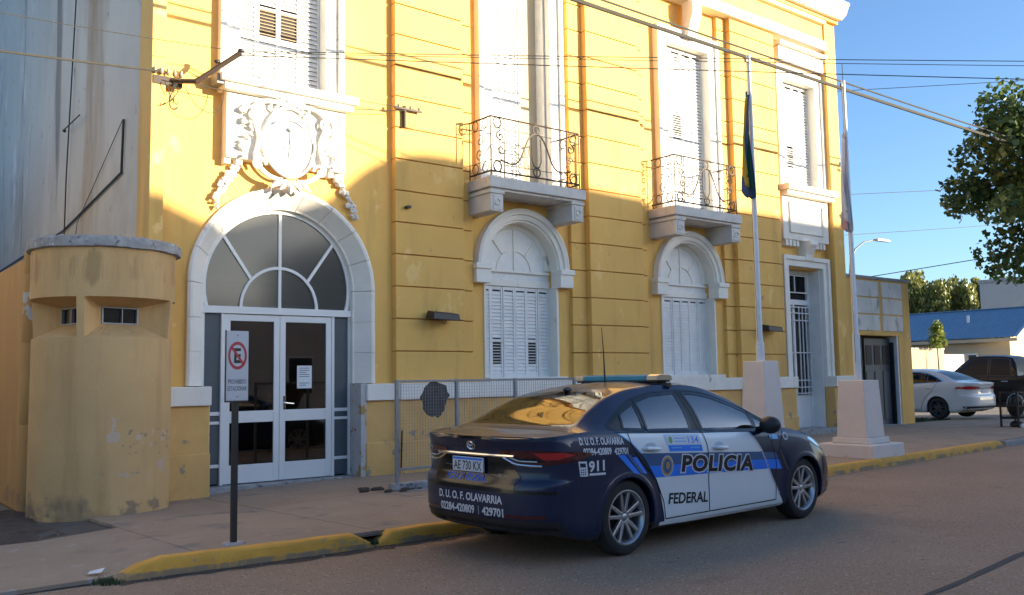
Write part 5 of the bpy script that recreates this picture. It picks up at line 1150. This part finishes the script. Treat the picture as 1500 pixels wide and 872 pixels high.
part('gate_plate', 'bluegrey', ga, (20.88, 21.5, 12.56, 12.58, .15, 1.2), bev=0); part('door_sill', 'concrete', ga, (20.86, 22.88, 12.3, 12.75, .0, .17), bev=.008)
def foliage(name, blobs, n, size, m, parent, seed, hang=0, tip=1.7):
    r = random.Random(seed); vs = []; fs = []; tone = []
    tot = sum(b[3] ** 2 for b in blobs)
    for cx, cy, cz, R, fz in blobs:
        base = r.uniform(.15, .85)
        for _ in range(max(1, int(n * R * R / tot))):
            d = Vector((r.gauss(0, 1), r.gauss(0, 1), r.gauss(0, 1))).normalized() * R * (r.random() ** .38)
            p = Vector((cx, cy, cz)) + Vector((d.x, d.y, d.z * fz)); s_ = size * r.uniform(.45, 1.45)
            if hang: u = Vector((r.uniform(-.25, .25), r.uniform(-.25, .25), -1)).normalized()
            else: u = Vector((r.gauss(0, 1), r.gauss(0, 1), r.gauss(-.25, .7))).normalized()
            w = u.cross(Vector((r.gauss(0, 1), r.gauss(0, 1), r.gauss(0, 1)))).normalized() * s_ * .5; u = u * s_ * (tip if hang else 1.15)
            k = len(vs); vs += [p, p + u * .45 + w, p + u, p + u * .45 - w]; fs.append((k, k + 1, k + 2, k + 3)); t = min(1, max(0, base + r.gauss(0, .22))); tone += [t] * 4
    me = bpy.data.meshes.new(name); me.from_pydata([tuple(q) for q in vs], [], fs); me.materials.append(M[m])
    at = me.attributes.new('tone', 'FLOAT', 'POINT'); at.data.foreach_set('value', tone); return link(name, me, parent)
def tree(name, x, y, z, h, R, n, size, m, label, seed, cat='tree', group=None, fz=.85, nb=34, trunk=.16, low=.35, hang=0):
    r = random.Random(seed); t = thing(name, (x, y, z), label, cat, group); c = Vector((x, y, z + h - R * fz)); blobs = []; limbs = []
    for i in range(nb):
        d = Vector((r.gauss(0, 1), r.gauss(0, 1), r.gauss(.1, .9))).normalized(); q = R * (.35 + .55 * r.random()); p = c + Vector((d.x * q, d.y * q, d.z * q * fz)); rr = R * r.uniform(.14, .30)
        if hang: 
            for k in range(4): blobs.append((p.x + d.x * k * .1, p.y + d.y * k * .1, p.z - k * rr * .9, rr * (1 - .12 * k), 1.25))
        else: blobs.append((p.x, p.y, p.z, rr, .8))
        limbs.append(p)
    b = MB(); top = z + h - R * fz * 1.1
    b.tube([(x, y, z - .1), (x + .03, y, z + (top - z) * .5), (x - .02, y + .04, top), (x, y, z + h - R * .5)], [trunk * 1.25, trunk, trunk * .8, trunk * .3], 10)
    for p in limbs[:nb if nb < 30 else 46]:
        s0 = Vector((x, y, z + (h - R) * r.uniform(.75, 1.1))); mid = (s0 + p) / 2 + Vector((0, 0, .2)); b.tube([s0, mid, p], [trunk * .35, trunk * .22, .014], 5)
    b.build('trunk', 'bark', t, smooth=50); foliage('crown', blobs, n, size, m, t, seed + 1, hang); return t
tree('street_tree', 25.0, 8.9, .1, 9.0, 3.05, 15500, .135, 'leaf', 'big dark leafy street tree overhanging the sky at the right edge', 11, nb=64, trunk=.2, fz=.95)
fo = thing('rooftop_plant', (20.0, 12.6, 3.9), 'small bright green plant growing on the wall top beside the garage', 'plant')
MB().tube([(20.05, 12.62, 3.85), (20.03, 12.6, 4.2)], .012, 5).build('stem', 'bark', fo); foliage('leaves', [(20.05, 12.6, 4.15, .22, 1)], 260, .09, 'shrub', fo, 5)
# waste basket by the kerb
wb = thing('waste_basket', (23.6, 10.2, .1), 'dark wire waste basket with rubbish bags at the right edge of the pavement', 'bin')
b = MB()
for x in (23.3, 24.1):
    for y in (9.72, 10.12): b.box(x - .02, x + .02, y - .02, y + .02, .1, 1.0)
for z in (.35, .65, .98): b.box(23.28, 24.12, 9.705, 9.725, z - .012, z + .012); b.box(23.29, 23.31, 9.72, 10.12, z - .012, z + .012); b.box(24.09, 24.11, 9.72, 10.12, z - .012, z + .012)
b.build('frame', 'blackmetal', wb)
b = MB()
for i in range(14): b.box(23.31 + i * .058, 23.318 + i * .058, 9.71, 9.718, .35, .98); b.box(23.298, 23.302, 9.72 + i * .029, 9.728 + i * .029, .35, .98)
b.build('wire_grid', 'blackmetal', wb, stuff=True); MB().box(23.32, 24.08, 9.74, 10.10, .36, .39).build('floor', 'blackmetal', wb)
tag(MB().ball((23.68, 9.92, .66), .34, .17, .30, 14, 8).build('rubbish_bag', 'gloss', smooth=1), 'black rubbish bag inside the wire basket', 'bag')
tag(MB().ball((23.62, 9.9, .19), .22, .14, .10, 14, 8).build('rubbish_bag', 'dark', smooth=1), 'dark crumpled bag on the ground under the basket', 'bag'); tag(MB().ball((23.42, 9.66, .17), .10, .08, .07, 9, 6).build('paper_scrap', 'paper'), 'pale crumpled paper on the ground at the basket foot', 'litter')
# street lamp behind the garage
sl_ = thing('street_lamp', (33.0, 19.8, .1), 'street lamp with a curved arm rising behind the garage', 'street lamp')
MB().tube([(33.0, 19.8, 0), (33.0, 19.8, 5.2), (33.02, 19.75, 5.9), (33.15, 19.6, 6.45), (33.5, 19.4, 6.75), (34.0, 19.2, 6.86)], [.08, .055, .04, .035, .03, .03], 8).build('post', 'galv', sl_, smooth=1)
MB().add([(x - 1.1, y + .25, z - .22) for x, y, z in ((35.05, 18.80, 7.02), (35.75, 18.6, 7.0), (35.8, 18.82, 7.0), (35.1, 19.0, 7.02), (35.1, 18.85, 7.14), (35.65, 18.68, 7.11), (35.7, 18.80, 7.11), (35.15, 18.95, 7.14))], [(3, 2, 1, 0), (4, 5, 6, 7), (0, 1, 5, 4), (1, 2, 6, 5), (2, 3, 7, 6), (3, 0, 4, 7)]).build('lamp_head', 'whitemetal', sl_, bev=.03)
# houses and walls beyond the lot
hb = thing('blue_roofed_house', (46, 19, 0), 'low cream house with a corrugated blue sheet roof beyond the lot', 'house')
X0, X1, Y0, Y1, ze, zr = 45, 51, 18.6, 34, 3.1, 4.65
MB().box(X0 + .4, X1 - .4, Y0 + .5, Y1, -.05, 3.05).build('wall', 'cream', hb)
MB().prism_y([(X0 + .4, 3.05), (X1 - .4, 3.05), ((X0 + X1) / 2, zr - .1)], Y0 + .5, Y0 + .75).build('gable', 'cream', hb)
def sheet(s): 
    rows = []; xm = (X0 + X1) / 2; n = 150
    for i in range(n + 1): y = Y0 + (Y1 - Y0) * i / n; o = .03 * (i % 2); rows.append([(xm + s * (X1 - X0) / 2 * t, y, zr + (ze - zr) * t + o) for t in (0, .5, 1)])
    q = MB().grid(rows).build('roof', 'blueroof', hb); s_ = q.modifiers.new('sheet', 'SOLIDIFY'); s_.thickness = .03
sheet(-1); sheet(1)
part('ridge_cap', 'blueroof', hb, ((X0 + X1) / 2 - .12, (X0 + X1) / 2 + .12, Y0, Y1, zr + .02, zr + .07), bev=.01); part('fascia', 'cream', hb, (X0 + .02, X0 + .06, Y0, Y1, ze - .18, ze - .02), bev=0)
for y in (20.6, 26): wn = part('window', 'white', hb, (X0 + .36, X0 + .42, y, y + 1.1, 1.5, 2.4), bev=.01); part('pane', 'gloss', wn, (X0 + .34, X0 + .362, y + .08, y + 1.02, 1.58, 2.32), bev=0)
part('vent_pipe', 'white', hb, (46.6, 46.72, 21.5, 21.62, 3.4, 4.35), bev=.01)
tw = thing('boundary_wall', (38, 21, 0), 'tan boundary wall lit by the sun behind the white saloon', 'wall')
MB().box(36.5, 42.0, 20.6, 20.85, -.05, 2.55).build('wall_face', 'tan', tw, bev=.02); MB().box(42.02, 44.6, 20.7, 20.9, -.05, 2.35).build('wall_end', 'greywall', tw, bev=.02)
for i in range(4): part('wall_cap', 'concrete', tw, (36.48 + i * 1.385, 37.84 + i * 1.385, 20.56, 20.9, 2.55, 2.62), bev=.01)
gh_ = thing('grey_house', (62, 23, 0), 'plain pale grey block standing behind the blue roof', 'house')
MB().box(58, 70, 17, 26.0, 0, 7.0).build('wall', 'greywall', gh_, bev=.05); part('parapet', 'concrete', gh_, (57.95, 70.05, 16.95, 26.05, 7.0, 7.2), bev=.02)
sh = thing('sapling', (40.6, 20.2, 0), 'small bright yellow green sapling in front of the tan wall', 'tree')
MB().tube([(40.6, 20.2, 0), (40.62, 20.2, 1.8), (40.6, 20.22, 3.2)], [.04, .03, .015], 6).build('trunk', 'bark', sh); foliage('crown', [(40.6, 20.2, 3.25, .36, 1.2), (40.35, 20.15, 2.9, .3, 1), (40.85, 20.2, 2.9, .3, 1), (40.65, 20.2, 3.65, .2, 1.2), (40.5, 20.1, 3.5, .2, 1.1)], 800, .11, 'shrub', sh, 5)
for i, (x, y, h, R, lb) in enumerate(((66, 33.0, 9.6, 3.0, 'tallest weeping willow behind the blue roof, right of centre'), (69, 38.5, 9.0, 2.9, 'weeping willow in the middle of the row behind the blue roof'), (74, 45, 9.4, 3.4, 'leftmost darker weeping willow showing just right of the garage'), (70, 30.5, 9.0, 2.4, 'weeping willow at the right of the row, beside the grey block'))):
    tree('willow_tree', x, y, 0, h, R, 15000, .17, 'willow', lb, 40 + i, group='willows behind the blue roof', nb=26, hang=1, fz=.8)


# ------------------------------------------------------------------ across the street, behind the camera: what shades the facade
def opp(x0, x1, h, label, pitched=0, seed=0):
    t = thing('street_house', ((x0 + x1) / 2, -8, 0), label, 'house', 'houses across the street, behind the camera')
    MB().box(x0, x1, -14, -7.5, 0, h).build('wall', 'brick', t)
    if pitched: MB().prism_y([(x0 - .2, h), (x1 + .2, h), (x1 - (x1 - x0) * .25, h + pitched), (x0 + (x1 - x0) * .5, h + pitched)], -14, -7.6).build('roof', 'tan', t)
    else: MB().box(x0 - .1, x1 + .1, -14.1, -7.4, h, h + .25).build('parapet', 'concrete', t, bev=.03)
    r = random.Random(seed); z = 1.0
    while z < h - 2:
        x = x0 + .9
        while x < x1 - 1.6: w = MB().box(x, x + 1.1, -7.5, -7.46, z, z + 1.5).build('window', 'white', t); MB().box(x + .08, x + 1.02, -7.462, -7.44, z + .08, z + 1.42).build('pane', 'gloss', w); x += 2.6
        z += 3.1
t = thing('street_house', (29, -8, 0), 'tall plain house across the street, outside the view, its parapet shaped to cast the facade shadow', 'house', 'houses across the street, behind the camera')
pf_ = [(17.0, 9.3), (18.0, 9.15), (18.99, 9.0), (19.4, 8.82), (19.8, 8.76), (20.3, 8.84), (20.7, 8.98), (21.1, 9.14), (21.5, 9.36), (22.1, 9.87), (22.45, 10.08), (22.8, 10.18), (23.3, 10.21), (24.1, 10.16), (26.6, 10.05), (28.6, 10.0), (31.2, 10.12), (41, 10.12)]  # parapet profile shaped so its shadow edge falls right on the facade
MB().prism_y([(41, 0)] + [(x, z - 1.20) for x, z in reversed(pf_)] + [(17, 0)], -7.5, -7.3).build('front_wall', 'brick', t)
MB().box(17, 41, -15, -7.5, 0, 7.3).build('rear_block', 'brick', t)
for k in range(3):
    for i in range(9): w = MB().box(18.2 + i * 2.5, 19.3 + i * 2.5, -7.3, -7.26, .8 + k * 2.35, 2.3 + k * 2.35).build('window', 'white', t); MB().box(18.28 + i * 2.5, 19.22 + i * 2.5, -7.262, -7.24, .88 + k * 2.35, 2.22 + k * 2.35).build('pane', 'gloss', w)
nb = thing('bounce_block', (-5, 18, 0), 'plain cream block added outside the view to bounce sunlight onto the grey side wall', 'house')  # unseen block added to warm the party wall with bounced sunlight
MB().box(-9, -1.6, 11.5, 28, 0, 6.5).build('wall', mat('bounce block render', (.50, .45, .38), .9, .05, 1), nb); MB().box(-9.1, -1.5, 11.4, 28.1, 6.5, 6.7).build('parapet', 'concrete', nb, bev=.03)
opp(41.1, 52, 6.9, 'flat roofed house beyond the tall one across the street, outside the view', 0, 3)
opp(6, 16.9, 4.0, 'wide low house across the street, outside the view'); opp(-14, 5.6, 3.6, 'long low house across the street, outside the view')
